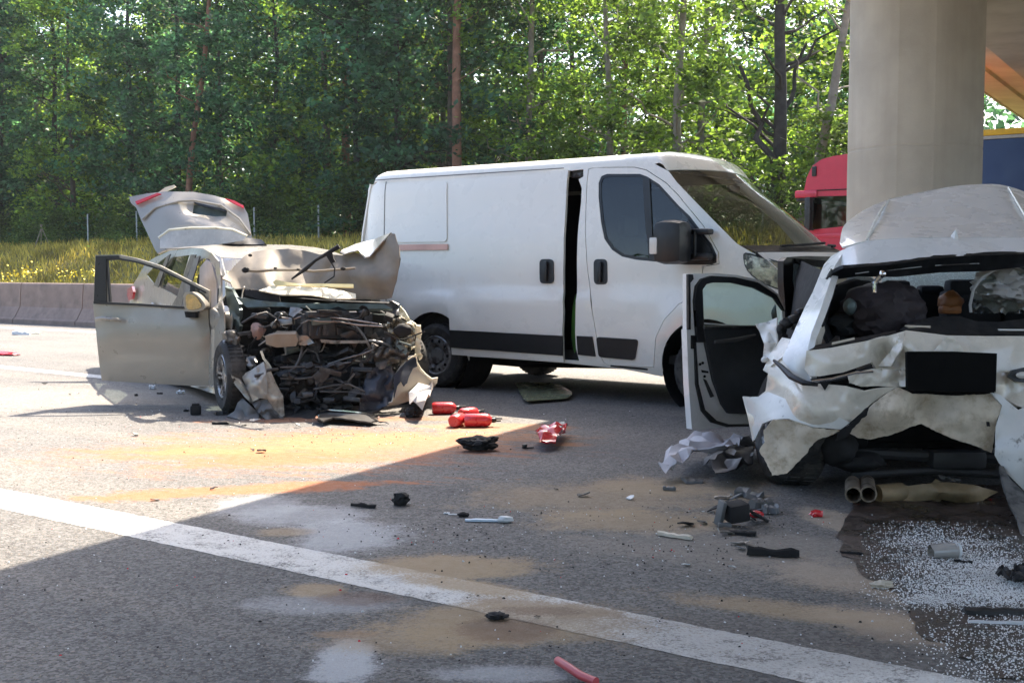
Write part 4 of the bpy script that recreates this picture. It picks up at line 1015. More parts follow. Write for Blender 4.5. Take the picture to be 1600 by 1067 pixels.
# front wing of the near side, sill
sheet('front_wing', [(327, 484, 10.05), (340, 476, 10.0), (355, 478, 9.85), (362.5, 488, 9.7), (363, 500, 9.65), (360.6, 514, 9.6), (348, 513, 9.75), (334, 516, 9.95), (328, 506, 10.03)], M_SIL, car, 5, .012, .03, 18, ctrl=[(345, 492, 9.72)])
sheet('sill', [(296, 603, 10.3), (330, 604, 10.1), (331, 530, 10.1), (334, 545, 10.05), (337, 600, 9.95), (338, 616, 9.95), (316, 609, 10.15)], M_SIL, car, 6, .02)
sheet('wing_edge', [(330, 515, 9.98), (336, 514, 9.95), (340, 560, 9.92), (336, 600, 9.93), (331, 570, 9.97)], M_SIL, car, 6, .015)
# near front wheel turned with the car
hub = SB + Vector((0, 0, .305)) - HD * .0
wheel(car, (hub - SB) + (-LAT) * .03, LAT, .300, .15, True, M_ALU, spokes=5)
wheel(car, SBp(.05, 2.65, .305) - SB, LAT, .305, .20, True, M_ALU, spokes=5); wheel(car, SBp(1.74, 2.65, .305) - SB, -LAT, .305, .20, True, M_ALU, spokes=5); wheel(car, SBp(1.78, .15, .30) - SB, -LAT, .305, .20, True, M_ALU, spokes=5)
# crumpled bonnet: underside faces us, folded corner on the right
bo = [(347, 435, 9.95), (358, 424, 10.05), (372, 410, 10.15), (382, 399.5, 10.2), (395, 393.6, 10.2), (414, 391, 10.2), (449.5, 389, 10.15), (477.6, 392, 10.1), (498.7, 398, 10.05), (525, 398, 10.0), (538, 399.5, 10.0), (553, 394, 10.0), (562, 396, 10.0), (570, 404, 9.95), (577, 402, 9.9), (596, 380, 9.85), (612, 364.5, 9.8), (617, 366, 9.8), (623.5, 385, 9.75), (625, 406, 9.7), (619.5, 440, 9.7), (611, 466, 9.75), (591, 469, 9.8), (553, 467.5, 9.85), (520, 467, 9.85), (484.6, 461, 9.8), (439.6, 459.6, 9.75), (404.5, 454, 9.75), (383, 451, 9.8), (365, 451, 9.85), (359.5, 441, 9.9)]
bn = sheet('bonnet', bo, M_UNDER, car, 7, .012, .05, 34, ctrl=[(400, 420, 9.92), (440, 421, 9.96), (480, 422, 9.98), (530, 425, 9.9), (580, 430, 9.78), (600, 400, 9.82)], toward=O, rag=.5)
sheet('bonnet_outer_fold', [(534, 391, 9.98), (545, 386, 10.1), (556, 381, 10.2), (584, 374, 10.3), (611, 363, 9.84), (596, 379, 9.82), (577, 401, 9.82), (571, 402, 9.86), (566, 397, 9.9), (560, 391, 9.93), (546, 394, 9.95), (536.5, 398, 9.96), (531, 394, 9.98)], M_SIL, bn, 5, .01, .04, 18)
for pts_ in ([(378, 422), (400, 423.5), (428, 422), (465, 421.5), (490, 424), (530, 421), (555, 419)],):
    mb = MB(); mb.tube([W(a, b, 9.78) for a, b in pts_], [.012, .016, .012, .012, .012, .012, .01], 6); mb.obj('stiffening_rib', M_UNDER, bn)
for a, b, r_ in ((384, 422, .03), (430, 419, .014), (466, 421, .013), (536, 420, .02), (391, 399, .016)):
    mb = MB(); mb.blob(W(a, b, 9.76), (r_, .012, r_ * .7), a, .3); mb.obj('bonnet_hole', M_BLKM, bn)
sheet('scuttle_panel', [(404, 453.5, 9.66), (427, 446, 9.72), (470, 444, 9.72), (530, 453, 9.70), (556, 459, 9.7), (556, 466, 9.62), (520, 467, 9.6), (484, 460.5, 9.6), (440, 460, 9.6)], M_CREAM, car, 5, .012, .05, 22)
sheet('yellow_strip', [(426, 441, 9.64), (431, 437, 9.64), (450, 441, 9.64), (470, 443.5, 9.64), (500, 443, 9.64), (552, 444, 9.64), (552, 449, 9.62), (500, 448, 9.62), (468, 446, 9.62), (430, 446, 9.62)], M_PALEY, car, 5, .012)
mb = MB(); mb.tube([W(456, 436, 9.6), W(478, 420, 9.55), (W(493, 407, 9.5)), W(510, 397, 9.45), W(530, 385, 9.45)], [.008, .018, .012, .016, .022], 7); mb.obj('wiper_arm', M_BLKM, car)
sheet('wiper_linkage', [(508, 397, 9.42), (518, 393, 9.42), (521, 404, 9.42), (524, 409, 9.42), (517, 412, 9.42)], M_BLKM, car, 4, .03)
mb = MB(); mb.tube([W(517, 409, 9.42), W(523, 420, 9.42), W(522, 432, 9.42), W(507, 442, 9.45)], .006, 6); mb.obj('wiper_hose', M_BLKM, car)
# engine bay: cross member, slam panel and the tangle in front of it
sheet('engine_bay_back', [(352, 462, 9.95), (420, 462, 9.95), (520, 470, 10.0), (615, 474, 10.1), (650, 520, 10.2), (662, 600, 10.2), (640, 640, 10.2), (440, 655, 9.85), (360, 640, 9.75), (345, 540, 9.85)], M_BLKM, car, 14, .02, .05)
sheet('scuttle_beam', [(368, 464, 9.62), (420, 471, 9.62), (470, 474, 9.64), (600, 475, 9.74), (612, 482, 9.74), (520, 484, 9.68), (440, 479, 9.62), (385, 480, 9.6)], M_TEAL, car, 6, .04, .03, 25)
sheet('black_gap_panel', [(382, 452, 9.68), (404, 455, 9.68), (436, 460, 9.68), (438, 471, 9.66), (410, 470, 9.66), (383, 461, 9.66)], M_BLKM, car, 6, .02)
sheet('inner_wing', [(352, 448, 9.75), (362, 452, 9.72), (372, 470, 9.68), (376, 500, 9.66), (372, 520, 9.66), (362, 500, 9.7), (354, 470, 9.75)], M_TEAL, car, 5, .03, .05, 14, rag=1)
sheet('coolant_bottle', [(392, 506, 9.55), (402, 503, 9.55), (411, 509, 9.55), (412, 522, 9.55), (405, 532, 9.55), (396, 529, 9.55), (392, 518, 9.55)], mat('pinkish_plastic_tank', (.30, .19, .16), .4), car, 4, .12, ctrl=[(402, 516, 9.48)], sm=1)
sheet('bumper_beam', [(414, 525, 9.42), (432, 522, 9.40), (462, 522, 9.42), (466, 532, 9.42), (462, 541, 9.44), (432, 543, 9.44), (416, 538, 9.44)], mat('beige_crash_beam', (.25, .205, .16), .55), car, 5, .08, .015, 25)
sheet('bumper_beam', [(466, 524, 9.46), (480, 524, 9.46), (491, 536, 9.46), (476, 540, 9.46), (466, 538, 9.46)], M_METAL, car, 5, .05, .02, 12)
sheet('cross_tube', [(500, 530, 9.5), (520, 532, 9.5), (575, 532, 9.55), (574, 536, 9.55), (520, 537, 9.5), (502, 535, 9.5)], M_METAL, car, 5, .03, .01)
sheet('headlamp_remains', [(606, 502, 9.72), (616, 497, 9.7), (628, 497, 9.7), (640, 504, 9.72), (648, 512, 9.75), (649, 540, 9.75), (640, 552, 9.72), (620, 548, 9.7), (606, 530, 9.7)], mat('broken_lamp_reflector', (.55, .50, .38), .25, .6, .2, 14., dirt=(.05, .045, .04), ds=16, da=(.45, .6)), car, 4, .02, .10, 12, rag=1.2)
mb = MB(); mb.blob(W(629, 516, 9.62), (.075, .04, .055), 3, .15); mb.obj('lamp_socket', M_BLKM, car)
sheet('headlamp_bracket', [(580, 536, 9.6), (596, 542, 9.58), (618, 545, 9.6), (640, 550, 9.62), (636, 560, 9.6), (612, 570, 9.58), (586, 566, 9.56), (577, 550, 9.58)], M_RUST, car, 4, .02, .09, 10, rag=1)
sheet('wing_tip', [(625, 478, 9.95), (632, 486, 9.92), (641, 500, 9.9), (650, 507, 9.9), (640, 509, 9.88), (628, 497, 9.9), (622, 492, 9.95)], M_CREAM, car, 4, .012, .04, 12)
sheet('wing_tip', [(649, 510, 9.85), (656, 511, 9.85), (658, 528, 9.85), (656, 548, 9.8), (661, 556, 9.8), (654, 560, 9.8), (648, 552, 9.82), (650, 530, 9.85)], M_CREAM, car, 4, .02, .05, 9, rag=1)
sheet('inner_wing', [(598, 480, 9.95), (612, 470, 9.95), (622, 476, 9.93), (624, 490, 9.9), (616, 496, 9.88), (604, 492, 9.9)], M_NAVY, car, 5, .02, .04, 14)
# right side bumper corner
bc = [(650, 554, 9.72), (651.5, 568, 9.72), (660, 581, 9.75), (673, 594, 9.82), (684, 590.6, 9.92), (683, 598, 9.9), (679, 603, 9.86), (654, 621, 9.70), (622, 632.5, 9.55), (598, 635.5, 9.45), (608, 629, 9.42), (613, 628, 9.42), (617, 609, 9.5), (614, 590, 9.52), (626, 573, 9.58), (640, 560, 9.66)]
bm_ = sheet('bumper_corner', bc, mat('torn_bumper_skin', (.52, .46, .37), .4, 0, .06, 4, coat=.3, dirt=(.30, .26, .2), ds=6, da=(.55, .75)), car, 5, .012, .03, 26)
sheet('bumper_lining', [(650, 557, 9.69), (640, 562, 9.63), (626, 575, 9.54), (615, 588, 9.48), (616, 622, 9.42), (621, 603, 9.45), (627, 596, 9.48), (631, 604, 9.48), (637, 598, 9.52), (640, 586, 9.56), (646, 576, 9.64), (652, 572, 9.69)], M_NAVY, bm_, 4, .008, .01, 20, rag=.8)
mb = MB(); arc = [(649, 553), (650.5, 566), (656, 577), (664, 586), (674, 592.5), (684, 590)]; mb.tube([W(a, b, 9.68 + .035 * i) for i, (a, b) in enumerate(arc)], [.006, .011, .015, .016, .012, .005], 7); mb.obj('arch_lip', M_CREAM, bm_)
sheet('bumper_grille', [(575, 575, 9.5), (610, 572, 9.54), (618, 590, 9.52), (614, 628, 9.44), (590, 640, 9.38), (560, 648, 9.34), (566, 610, 9.42)], M_NAVY, car, 6, .012, .07, 20, rag=1)
sheet('undertray', [(440, 640, 9.45), (500, 640, 9.42), (560, 645, 9.40), (600, 636, 9.42), (590, 642, 9.3), (560, 650, 9.25), (500, 655, 9.2), (445, 656, 9.2)], M_DK, car, 6, .012, .05, 25, rag=1)
# left bumper fragments
sheet('bumper_fragment', [(377, 586, 9.35), (392, 578, 9.32), (412, 565, 9.3), (415, 578, 9.28), (418, 600, 9.26), (418, 624, 9.25), (406, 622, 9.25), (394, 628, 9.25), (386, 610, 9.3)], M_SIL, car, 4, .012, .06, 20, ctrl=[(398, 600, 9.2)])
sheet('bumper_fragment', [(412.5, 565, 9.31), (420, 572, 9.32), (432, 600, 9.34), (442.5, 619, 9.36), (445, 656, 9.3), (436, 650, 9.28), (424, 636, 9.27), (418, 624, 9.26), (418.5, 600, 9.27)], M_SILD, car, 5, .012, .04, 24)
sheet('bumper_fragment', [(392, 626, 9.28), (418, 624, 9.24), (436, 648, 9.2), (444, 658, 9.2), (420, 660, 9.15), (402, 642, 9.18)], M_GREYP, car, 5, .012, .06, 14, rag=1)
sheet('wheel_arch_fragment', [(354, 650, 9.25), (366, 642, 9.28), (371, 629, 9.3), (379, 622, 9.3), (392, 634, 9.25), (405, 646, 9.2), (403, 655, 9.15), (376, 656, 9.12)], M_GREYP, car, 5, .012, .05, 16)
sheet('steering_arm', [(351, 589, 9.35), (360, 584, 9.3), (376, 598, 9.28), (388, 616, 9.25), (392, 630, 9.25), (384, 622, 9.25), (366, 600, 9.3), (352, 597, 9.35)], M_METAL, car, 4, .03, .02, 14)
sheet('suspension_strut', [(345, 520, 9.5), (358, 516, 9.45), (369, 522, 9.45), (372, 534, 9.45), (362, 545, 9.45), (350, 540, 9.5)], M_METAL, car, 4, .05, .06, 11, rag=1)
sheet('sensor_bracket', [(385, 558, 9.45), (400, 556, 9.45), (402, 566, 9.42), (392, 576, 9.4), (384, 570, 9.42)], M_METAL, car, 4, .02, .05, 8, rag=1)
mb = MB(); mb.tube([W(a, b, 9.4) for a, b in ((408, 548), (412, 560), (420, 570), (424, 578))], .012, 6); mb.obj('bent_trim', M_CREAM, car)
# traced rods, hoses and castings of the engine bay
def rods(name, m, L, Yv, r_):
    for pts_ in L:
        mb = MB(); mb.tube([W(a, b, Yv + .03 * math.sin(a * .7)) for a, b in pts_], r_, 6); mb.obj(name, m, car)
rods('hose', M_DK, [[(400, 492), (416, 488), (432, 498), (440, 512)], [(378, 505), (392, 496), (402, 492)], [(412, 512), (424, 508), (434, 500), (440, 490)], [(520, 488), (540, 500), (556, 512)], [(470, 560), (480, 545), (494, 550), (500, 566)]], 9.5, .010)
rods('linkage', M_METAL, [[(440, 496), (460, 498), (478, 492), (500, 498)], [(470, 506), (482, 500), (500, 502), (530, 503)], [(516, 496), (552, 500), (590, 506)], [(520, 501), (560, 508), (598, 510)], [(404, 540), (418, 530), (428, 520)], [(512, 569), (540, 560), (566, 553), (584, 546)]], 9.48, .007)
rods('trim_strip', M_GREYP, [[(438, 574), (470, 573), (505, 574), (520, 568)], [(438, 591), (470, 592), (496, 588)], [(492, 586), (505, 576), (520, 570), (548, 566)], [(490, 608), (520, 602), (545, 600), (570, 612)], [(500, 612), (540, 612), (570, 616)], [(450, 648), (480, 642), (505, 644)]], 9.40, .008)
rods('cable', M_CREAM, [[(478, 478), (488, 488), (496, 500)], [(336, 480), (345, 470), (352, 462)], [(382, 448), (379, 458), (378, 466)]], 9.5, .005)
# radiator pack and engine block behind the tangle
M_RADI = mat('radiator_core', (.018, .02, .023), .5, .5, dirt=(.10, .09, .075), ds=9, da=(.5, .75))
rdo = sheet('radiator', [(436, 556, 9.62), (500, 552, 9.64), (566, 556, 9.70), (570, 628, 9.72), (500, 640, 9.66), (444, 638, 9.62)], M_RADI, car, 8, .05, .06, 50)
for q in (1, 4, 8, 11):
    b = 560 + q * 5.4; mb = MB(); mb.tube([W(a, b + 2.2 * noise.noise(Vector((a * .03, q, 1))), 9.58 + (a - 436) * .0007 + .02 * noise.noise(Vector((a * .05, q * .3, 4)))) for a in range(440, 568, 14)], .004, 4); mb.obj('radiator_fin', M_METAL if q % 3 == 0 else M_RADI, rdo)
mb = MB(); Mz = Matrix.Translation(W(520, 508, 9.75)) @ Matrix.Rotation(R(26.5), 4, 'Z'); mb.box((0, 0, 0), (.62, .3, .22), Mz, .03); mb.box((-.1, -.12, .10), (.36, .2, .05), Mz, .015)
for q in range(5): mb.box((-.24 + q * .12, -.16, .0), (.05, .04, .16), Mz, .012)
mb.obj('engine_block', M_DK, car)
rnd_ = random.Random(21)
poly = [(366, 486), (610, 488), (645, 560), (610, 572), (570, 612), (560, 645), (450, 650), (440, 600), (415, 560), (380, 560), (366, 520)]
MM = [M_DK, M_DK, M_DK, M_DK, M_METAL, M_TEAL, M_GREYP, M_BLK, M_BLKM]
NMS = ['engine_casting', 'hose_piece', 'broken_bracket', 'torn_plate']
for k in range(260):
    while True:
        a, b = rnd_.uniform(366, 645), (rnd_.uniform(484, 648) if k % 3 else rnd_.uniform(555, 650))
        if pip((a, b), poly): break
    up = b < 570
    Yv = rnd_.uniform(9.5, 9.8) if up else rnd_.uniform(9.35, 9.62); p = W(a, b, Yv + (.1 if a > 560 else 0)); m_ = rnd_.choice(MM if up else MM[:3] + [M_DK, M_BLK, M_GREYP]); mb = MB(); t = rnd_.random()
    if t < .16: mb.blob(p, (rnd_.uniform(.02, .06), rnd_.uniform(.02, .05), rnd_.uniform(.015, .035)), k, .35, 2.4, 2); nm = NMS[0]
    elif t < .52:
        q = Vector(p); pts_ = [q.copy()]; d = Vector((rnd_.uniform(-1, 1), rnd_.uniform(-.2, .2), rnd_.uniform(-.5, .5))).normalized()
        for _ in range(4): d = (d + Vector((rnd_.gauss(0, .35), rnd_.gauss(0, .2), rnd_.gauss(0, .35)))).normalized(); q = q + d * rnd_.uniform(.04, .09); pts_.append(q.copy())
        mb.tube(pts_, rnd_.uniform(.005, .014), 6); nm = NMS[1]
    elif t < .76: mb.box(p, (rnd_.uniform(.04, .20), rnd_.uniform(.03, .08), rnd_.uniform(.015, .06)), None, .008, (rnd_.uniform(-.5, .5), rnd_.uniform(-.4, .4), rnd_.uniform(-.8, .8))); nm = NMS[2]
    else:
        s_ = rnd_.uniform(.04, .12); u = Vector((rnd_.uniform(-1, 1), rnd_.uniform(-.4, .4), rnd_.uniform(-.6, .6))).normalized(); v = u.cross(Vector((rnd_.gauss(0, .3), 1, rnd_.gauss(0, .5)))).normalized(); lp = []
        for q in range(7): an = q / 7 * 6.283; rr = s_ * rnd_.uniform(.4, 1.1); lp.append((math.cos(an) * rr, math.sin(an) * rr * .6))
        v2, T = tri2d([dens(lp, .03)], .03, rnd_); V = [p + u * c.x + v * c.y + Vector((0, 1, 0)) * .03 * noise.noise(Vector((c.x * 14, c.y * 14, k))) for c in v2]; V, Fc = thicken(V, T, .004, O); mb.add(V, Fc); nm = NMS[3]
    mb.obj(nm, m_, car)

# ================================================================== WHITE WRECK (rear smashed in)
M_WHT = mat('white_car_paint', (.74, .75, .75), .28, coat=.6, var=.03, vs=2)
M_WHB = mat('white_paint_dust_ground_light', (.70, .655, .57), .26, coat=.6, var=.05, vs=3, dirt=(.42, .33, .21), ds=5, da=(.52, .80))  # beige is dust plus warm light off the ground, painted in
M_WHM = mat('white_paint_muddy', (.60, .52, .41), .55, var=.2, vs=4, dirt=(.24, .175, .10), ds=12, da=(.40, .80))
M_WHS = mat('white_paint_scuffed', (.66, .66, .64), .4, coat=.3, var=.08, vs=4, dirt=(.10, .09, .085), ds=11, da=(.56, .70))
M_FRAME = mat('primer_beige_frame', (.52, .47, .38), .5, var=.12, dirt=(.2, .17, .13), ds=12, da=(.55, .75))
M_BAG = mat('dark_brown_bag', (.028, .020, .023), .75, bump=.3, bs=25)
M_ORG = mat('orange_brown_leather', (.30, .115, .035), .5, var=.3, vs=12)
M_GCLOTH = mat('grey_crumpled_cloth', (.40, .39, .38), .9, var=.15, bump=.3, bs=40)
M_EXH = mat('exhaust_steel', (.34, .29, .23), .4, .7, .3, 9, dirt=(.09, .07, .05), ds=8)
M_MUD = mat('muddy_heat_shield', (.22, .165, .09), .6, .3, .35, 6)
M_SHAT = glass('shattered_windscreen', (.8, .85, .84), .08, .1, .62, (.72, .82, .80))
M_GL_GREEN = glass('green_tinted_door_glass', (.82, .91, .86), .10, .02)
WBASE = Vector((1487 - 800, 0, 0)) / F * 6.3; WBASE = Vector((WBASE.x, 6.3, 0))
wc = empty('wrecked_white_car', WBASE, 'white car with torn crushed rear, bare bumper and open door at the right', 'car'); wc['o'] = tuple(WBASE)
# roof, buckled upwards, with spoiler
rf = [(1354, 376, 6.62), (1330, 382, 6.66), (1311, 387, 6.72), (1315, 360, 6.98), (1320, 350, 7.1), (1336, 337, 7.25), (1353, 326, 7.4), (1386, 312, 7.6), (1440, 300, 7.75), (1494, 290, 7.85), (1530, 288, 7.9), (1557, 287.5, 7.9), (1579, 292, 7.9), (1600, 299, 7.85), (1640, 318, 7.7), (1668, 345, 7.4), (1676, 372, 7.0), (1600, 371, 6.62), (1500, 371, 6.56), (1420, 371, 6.57)]
rfo = sheet('roof', rf, M_WHT, wc, 12, .012, ang=80, sm=1, ctrl=[(1450, 335, 7.2), (1550, 330, 7.25), (1400, 345, 7.05), (1480, 352, 6.9), (1600, 345, 7.0)])
mb = MB(); mb.tube([W(1355, 375, 6.63), W(1366, 350, 6.93), W(1376, 331, 7.2), W(1387, 313.5, 7.55)], .008, 6); mb.tube([W(1576, 293.5, 7.84), W(1587, 312, 7.5), W(1600, 334, 7.12), W(1612, 360, 6.76)], .008, 6); mb.obj('roof_crease', M_WHT, rfo)
V = [W(1386, 312, 7.6), W(1494, 290, 7.85), W(1600, 299, 7.85), W(1668, 345, 7.4)]; far_ = [Vector((min(p.x * 9.0 / p.y + .03, 3.62), 8.8, 1.5)) for p in V]
mb = MB(); mb.add(V + far_, [(0, 1, 5, 4), (1, 2, 6, 5), (2, 3, 7, 6)]); mb.obj('roof_front_slope', M_WHT, wc)
sp_ = [(1302, 418, 6.66), (1322, 387.5, 6.68), (1354, 376.5, 6.63), (1420, 371.5, 6.57), (1500, 371.5, 6.55), (1600, 371.5, 6.56), (1690, 375, 6.7), (1700, 400, 6.5), (1600, 396, 6.36), (1522, 398, 6.36), (1454, 403.5, 6.38), (1386, 413, 6.42), (1330, 418, 6.5), (1315, 420, 6.6)]
spo = sheet('roof_spoiler', sp_, M_WHT, wc, 8, .03, ctrl=[(1450, 385, 6.5), (1550, 383, 6.5)])
mb = MB(); c = W(1489, 378, 6.58); mb.box(c, (.066, .12, .018), None, .008); Vf = [c + Vector((-.012, -.05, .008)), c + Vector((.012, -.05, .008)), c + Vector((.012, .06, .008)), c + Vector((-.012, .06, .008)), c + Vector((-.003, -.045, .068)), c + Vector((.003, -.045, .068))]; mb.add(Vf, [(0, 1, 5, 4), (1, 2, 5), (3, 0, 4), (2, 3, 4, 5)]); mb.obj('aerial_fin', M_WHS, rfo)
# rear pillars and quarter
lp_ = [(1322, 387.5, 6.70), (1299, 400, 6.80), (1287, 414, 6.8), (1270, 456, 6.62), (1257, 481, 6.52), (1235.6, 529, 6.36), (1222, 561, 6.26), (1240, 585, 6.16), (1268, 598, 6.1), (1268, 570, 6.1), (1262, 545, 6.12), (1268, 520, 6.18), (1282, 484, 6.28), (1294, 449, 6.4), (1301, 428, 6.5), (1304, 416, 6.6)]
sheet('rear_pillar', lp_, M_WHT, wc, 6, .04, .012, 30)
sheet('rear_pillar', [(1700, 400, 6.5), (1712, 440, 6.42), (1725, 520, 6.25), (1735, 600, 6.15), (1690, 600, 6.1), (1690, 530, 6.15), (1680, 440, 6.35), (1672, 410, 6.5)], M_WHT, wc, 9, .04)
fi = [(1263, 543, 6.20), (1269, 518, 6.24), (1283, 481, 6.34), (1295, 447, 6.46), (1303, 432, 6.55), (1325, 426, 6.6), (1323, 437, 6.6), (1306, 445, 6.56), (1297, 470, 6.48), (1287, 500, 6.4), (1289, 517, 6.36), (1283, 537, 6.3)]
fo_ = sheet('window_frame_inner', fi, M_FRAME, wc, 4, .02, .01, 12)
for a, b, r_ in ((1303, 452, .016), (1295, 470, .016), (1286, 487, .018), (1283, 505, .022), (1274, 533, .007)):
    mb = MB(); mb.blob(W(a, b, 6.36 if b > 480 else 6.5), (r_, .012, r_), a, .2, 2, 2); mb.obj('frame_hole', M_BLKM, fo_)
sheet('window_seal', [(1262, 545, 6.14), (1268, 519, 6.2), (1282, 483, 6.3), (1294, 448, 6.42), (1300, 430, 6.5), (1304, 431, 6.5), (1297, 449, 6.42), (1285, 484, 6.3), (1271, 520, 6.2), (1266, 541, 6.16), (1330, 530, 6.12), (1400, 516, 6.1), (1400, 521, 6.08), (1332, 535, 6.1), (1264, 547, 6.12)], M_BLK, wc, 4, .02, rag=.5)
hd_ = [(1296, 434, 6.48), (1300, 427, 6.48), (1318, 419, 6.46), (1386, 414, 6.40), (1454, 404.5, 6.36), (1522, 399, 6.34), (1600, 397, 6.34), (1690, 400, 6.45), (1690, 420, 6.5), (1600, 417, 6.4), (1540, 424, 6.42), (1467, 426, 6.42), (1400, 433, 6.45), (1340, 432, 6.5), (1312, 436, 6.55)]
hdo = sheet('window_header', hd_, M_BLK, wc, 6, .02, .015, 20)
sheet('header_strip', [(1337, 427, 6.4), (1358, 424, 6.4), (1358, 425.5, 6.4), (1337, 428.5, 6.4)], M_STEEL, hdo, 5, .01); sheet('header_strip', [(1385, 422.5, 6.38), (1410, 419.5, 6.37), (1440, 416, 6.36), (1440, 417.5, 6.36), (1410, 421, 6.37), (1385, 424, 6.38)], M_STEEL, hdo, 5, .01); sheet('header_strip', [(1462, 414, 6.34), (1530, 411, 6.33), (1530, 412.5, 6.33), (1462, 415.5, 6.34)], M_STEEL, hdo, 5, .01)
sheet('hanging_seal', [(1290, 436, 6.4), (1298, 425, 6.4), (1298, 420, 6.4), (1300, 420, 6.4), (1301, 427, 6.4), (1293, 437, 6.4)], M_BLK, hdo, 3, .01)
# cabin: dark lining box, shattered windscreen, seats and luggage
mb = MB()
fl = [Vector((x, y, z)) for x, y, z in ((1.85, 6.45, .55), (3.45, 6.45, .55), (3.9, 9.4, .55), (2.0, 9.4, .55))]
mb.add(fl, [(0, 1, 2, 3)]); mb.add([W(1262, 545, 6.5), W(1300, 430, 6.7), Vector((2.28, 9.4, 1.3)), Vector((2.2, 9.4, .6))], [(0, 1, 2, 3)]); mb.obj('cabin_lining', M_BLKM, wc, False)
sheet('windscreen', [(1378, 428, 9.1), (1460, 424, 9.1), (1545, 420, 9.1), (1620, 420, 9.1), (1620, 470, 8.6), (1378, 470, 8.6)], M_SHAT, wc, 12, .006, .02)
sheet('dashboard', [(1340, 462, 8.5), (1640, 462, 8.5), (1640, 530, 8.5), (1340, 530, 8.5)], M_BLKM, wc, 25, .05)
def seat_px(px0, px1, py0, py1, Yv, hp=None, col=None):
    c = W((px0 + px1) / 2, (py0 + py1) / 2, Yv); sc = Yv / F; mb = MB(); mb.box(c, ((px1 - px0) * sc, .16, (py1 - py0) * sc), None, .06, (-.15, 0, 0))
    if hp: h = W((hp[0] + hp[1]) / 2, (hp[2] + hp[3]) / 2, Yv); mb.box(h, ((hp[1] - hp[0]) * sc, .12, (hp[3] - hp[2]) * sc), None, .035)
    mb.obj('seat', col or M_BLKM, wc)
seat_px(1425, 1480, 450, 540, 7.7, (1434, 1472, 446, 462)); seat_px(1470, 1560, 452, 540, 7.4, (1478, 1534, 437, 462)); seat_px(1330, 1430, 452, 540, 7.5, (1385, 1420, 438, 460)); seat_px(1560, 1680, 450, 540, 7.4, (1580, 1650, 436, 458))
sheet('side_lining', [(1288, 520, 6.5), (1298, 470, 6.6), (1310, 446, 6.7), (1340, 437, 6.8), (1362, 440, 7.0), (1335, 480, 7.0), (1310, 520, 6.9), (1296, 535, 6.5)], M_INT, wc, 8, .02, .03, 20)
bagp = MB(); bagp.blob(W(1382, 486, 6.62), (.22, .17, .155), 4, .28, 1.6, 4); o = bagp.obj('travel_bag', M_BAG); tag(o, 'dark brown soft travel bag in the broken rear window of the white car', 'bag'); rebase(o, W(1382, 520, 6.62))
mb = MB(); mb.blob(W(1330, 505, 6.7), (.14, .12, .07), 9, .4, 2, 3); o = mb.obj('crumpled_jacket', M_INT); tag(o, 'dark crumpled jacket left of the travel bag in the broken rear window', 'jacket'); rebase(o, W(1330, 525, 6.7))
mb = MB(); mb.blob(W(1485, 472, 6.78), (.066, .06, .058), 6, .25, 1.5, 3); mb.box(W(1484, 484, 6.76), (.12, .08, .05), None, .02); o = mb.obj('orange_bag', M_ORG); tag(o, 'small orange brown leather bag behind the broken rear window', 'bag'); rebase(o, W(1485, 490, 6.78))
mb = MB(); mb.blob(W(1572, 450, 6.62), (.17, .12, .10), 12, .55, 1.8, 4); o = mb.obj('grey_blanket', M_GCLOTH); tag(o, 'crumpled light grey blanket at the right of the broken rear window', 'blanket'); rebase(o, W(1572, 480, 6.62))
sheet_ = sheet('clear_bag', [(1520, 490, 6.50), (1516, 478, 6.50), (1522, 450, 6.5), (1536, 430, 6.52), (1560, 420, 6.55), (1600, 416, 6.55), (1650, 420, 6.6), (1660, 490, 6.5)], glass('clear_plastic_film', (.8, .82, .8), .2, .15), None, 8, .004, .05, 20); tag(sheet_, 'clear plastic bag wrapped round the grey blanket', 'bag')
mb = MB(); pts_ = [(1517, 488), (1516, 476), (1521, 452), (1534, 434), (1555, 421), (1583, 417)]; mb.tube([W(a, b, 6.47) for a, b in pts_], .008, 6); o = mb.obj('parcel_shelf_cord', M_GCLOTH, wc)
mb = MB(); mb.tube([W(1366, 457, 6.4), W(1367, 442, 6.4), W(1375, 432, 6.4), W(1379, 427, 6.38)], [.012, .014, .018, .02], 8); mb.blob(W(1379, 428, 6.37), (.02, .02, .02), 2, .1, 2, 2); mb.obj('gas_strut_bracket', M_CHROME, wc)
mb = MB(); mb.blob(W(1328, 479, 6.5), (.035, .03, .045), 2, .2, 2, 2); mb.obj('lamp_connector', M_TEAL, wc)
ts = sheet('boot_sill_trim', [(1405, 516, 6.2), (1418, 506, 6.25), (1460, 494, 6.3), (1500, 494, 6.3), (1525, 502, 6.3), (1560, 503, 6.3), (1640, 493, 6.3), (1680, 493, 6.3), (1680, 526, 6.12), (1600, 524, 6.1), (1480, 523, 6.1), (1420, 516, 6.12)], M_BLK, wc, 6, .03, .02, 25)
sheet('trim_strip', [(1414, 508, 6.16), (1454, 509, 6.14), (1454, 512, 6.13), (1420, 511, 6.15)], M_FRAME, ts, 5, .01); sheet('trim_strip', [(1560, 514, 6.1), (1680, 515, 6.1), (1680, 517.5, 6.1), (1561, 516.5, 6.1)], M_WHS, ts, 6, .01)
sheet('trim_strip', [(1300, 535, 6.12), (1335, 527, 6.12), (1336, 530.5, 6.11), (1300, 538, 6.11)], M_FRAME, ts, 5, .01)
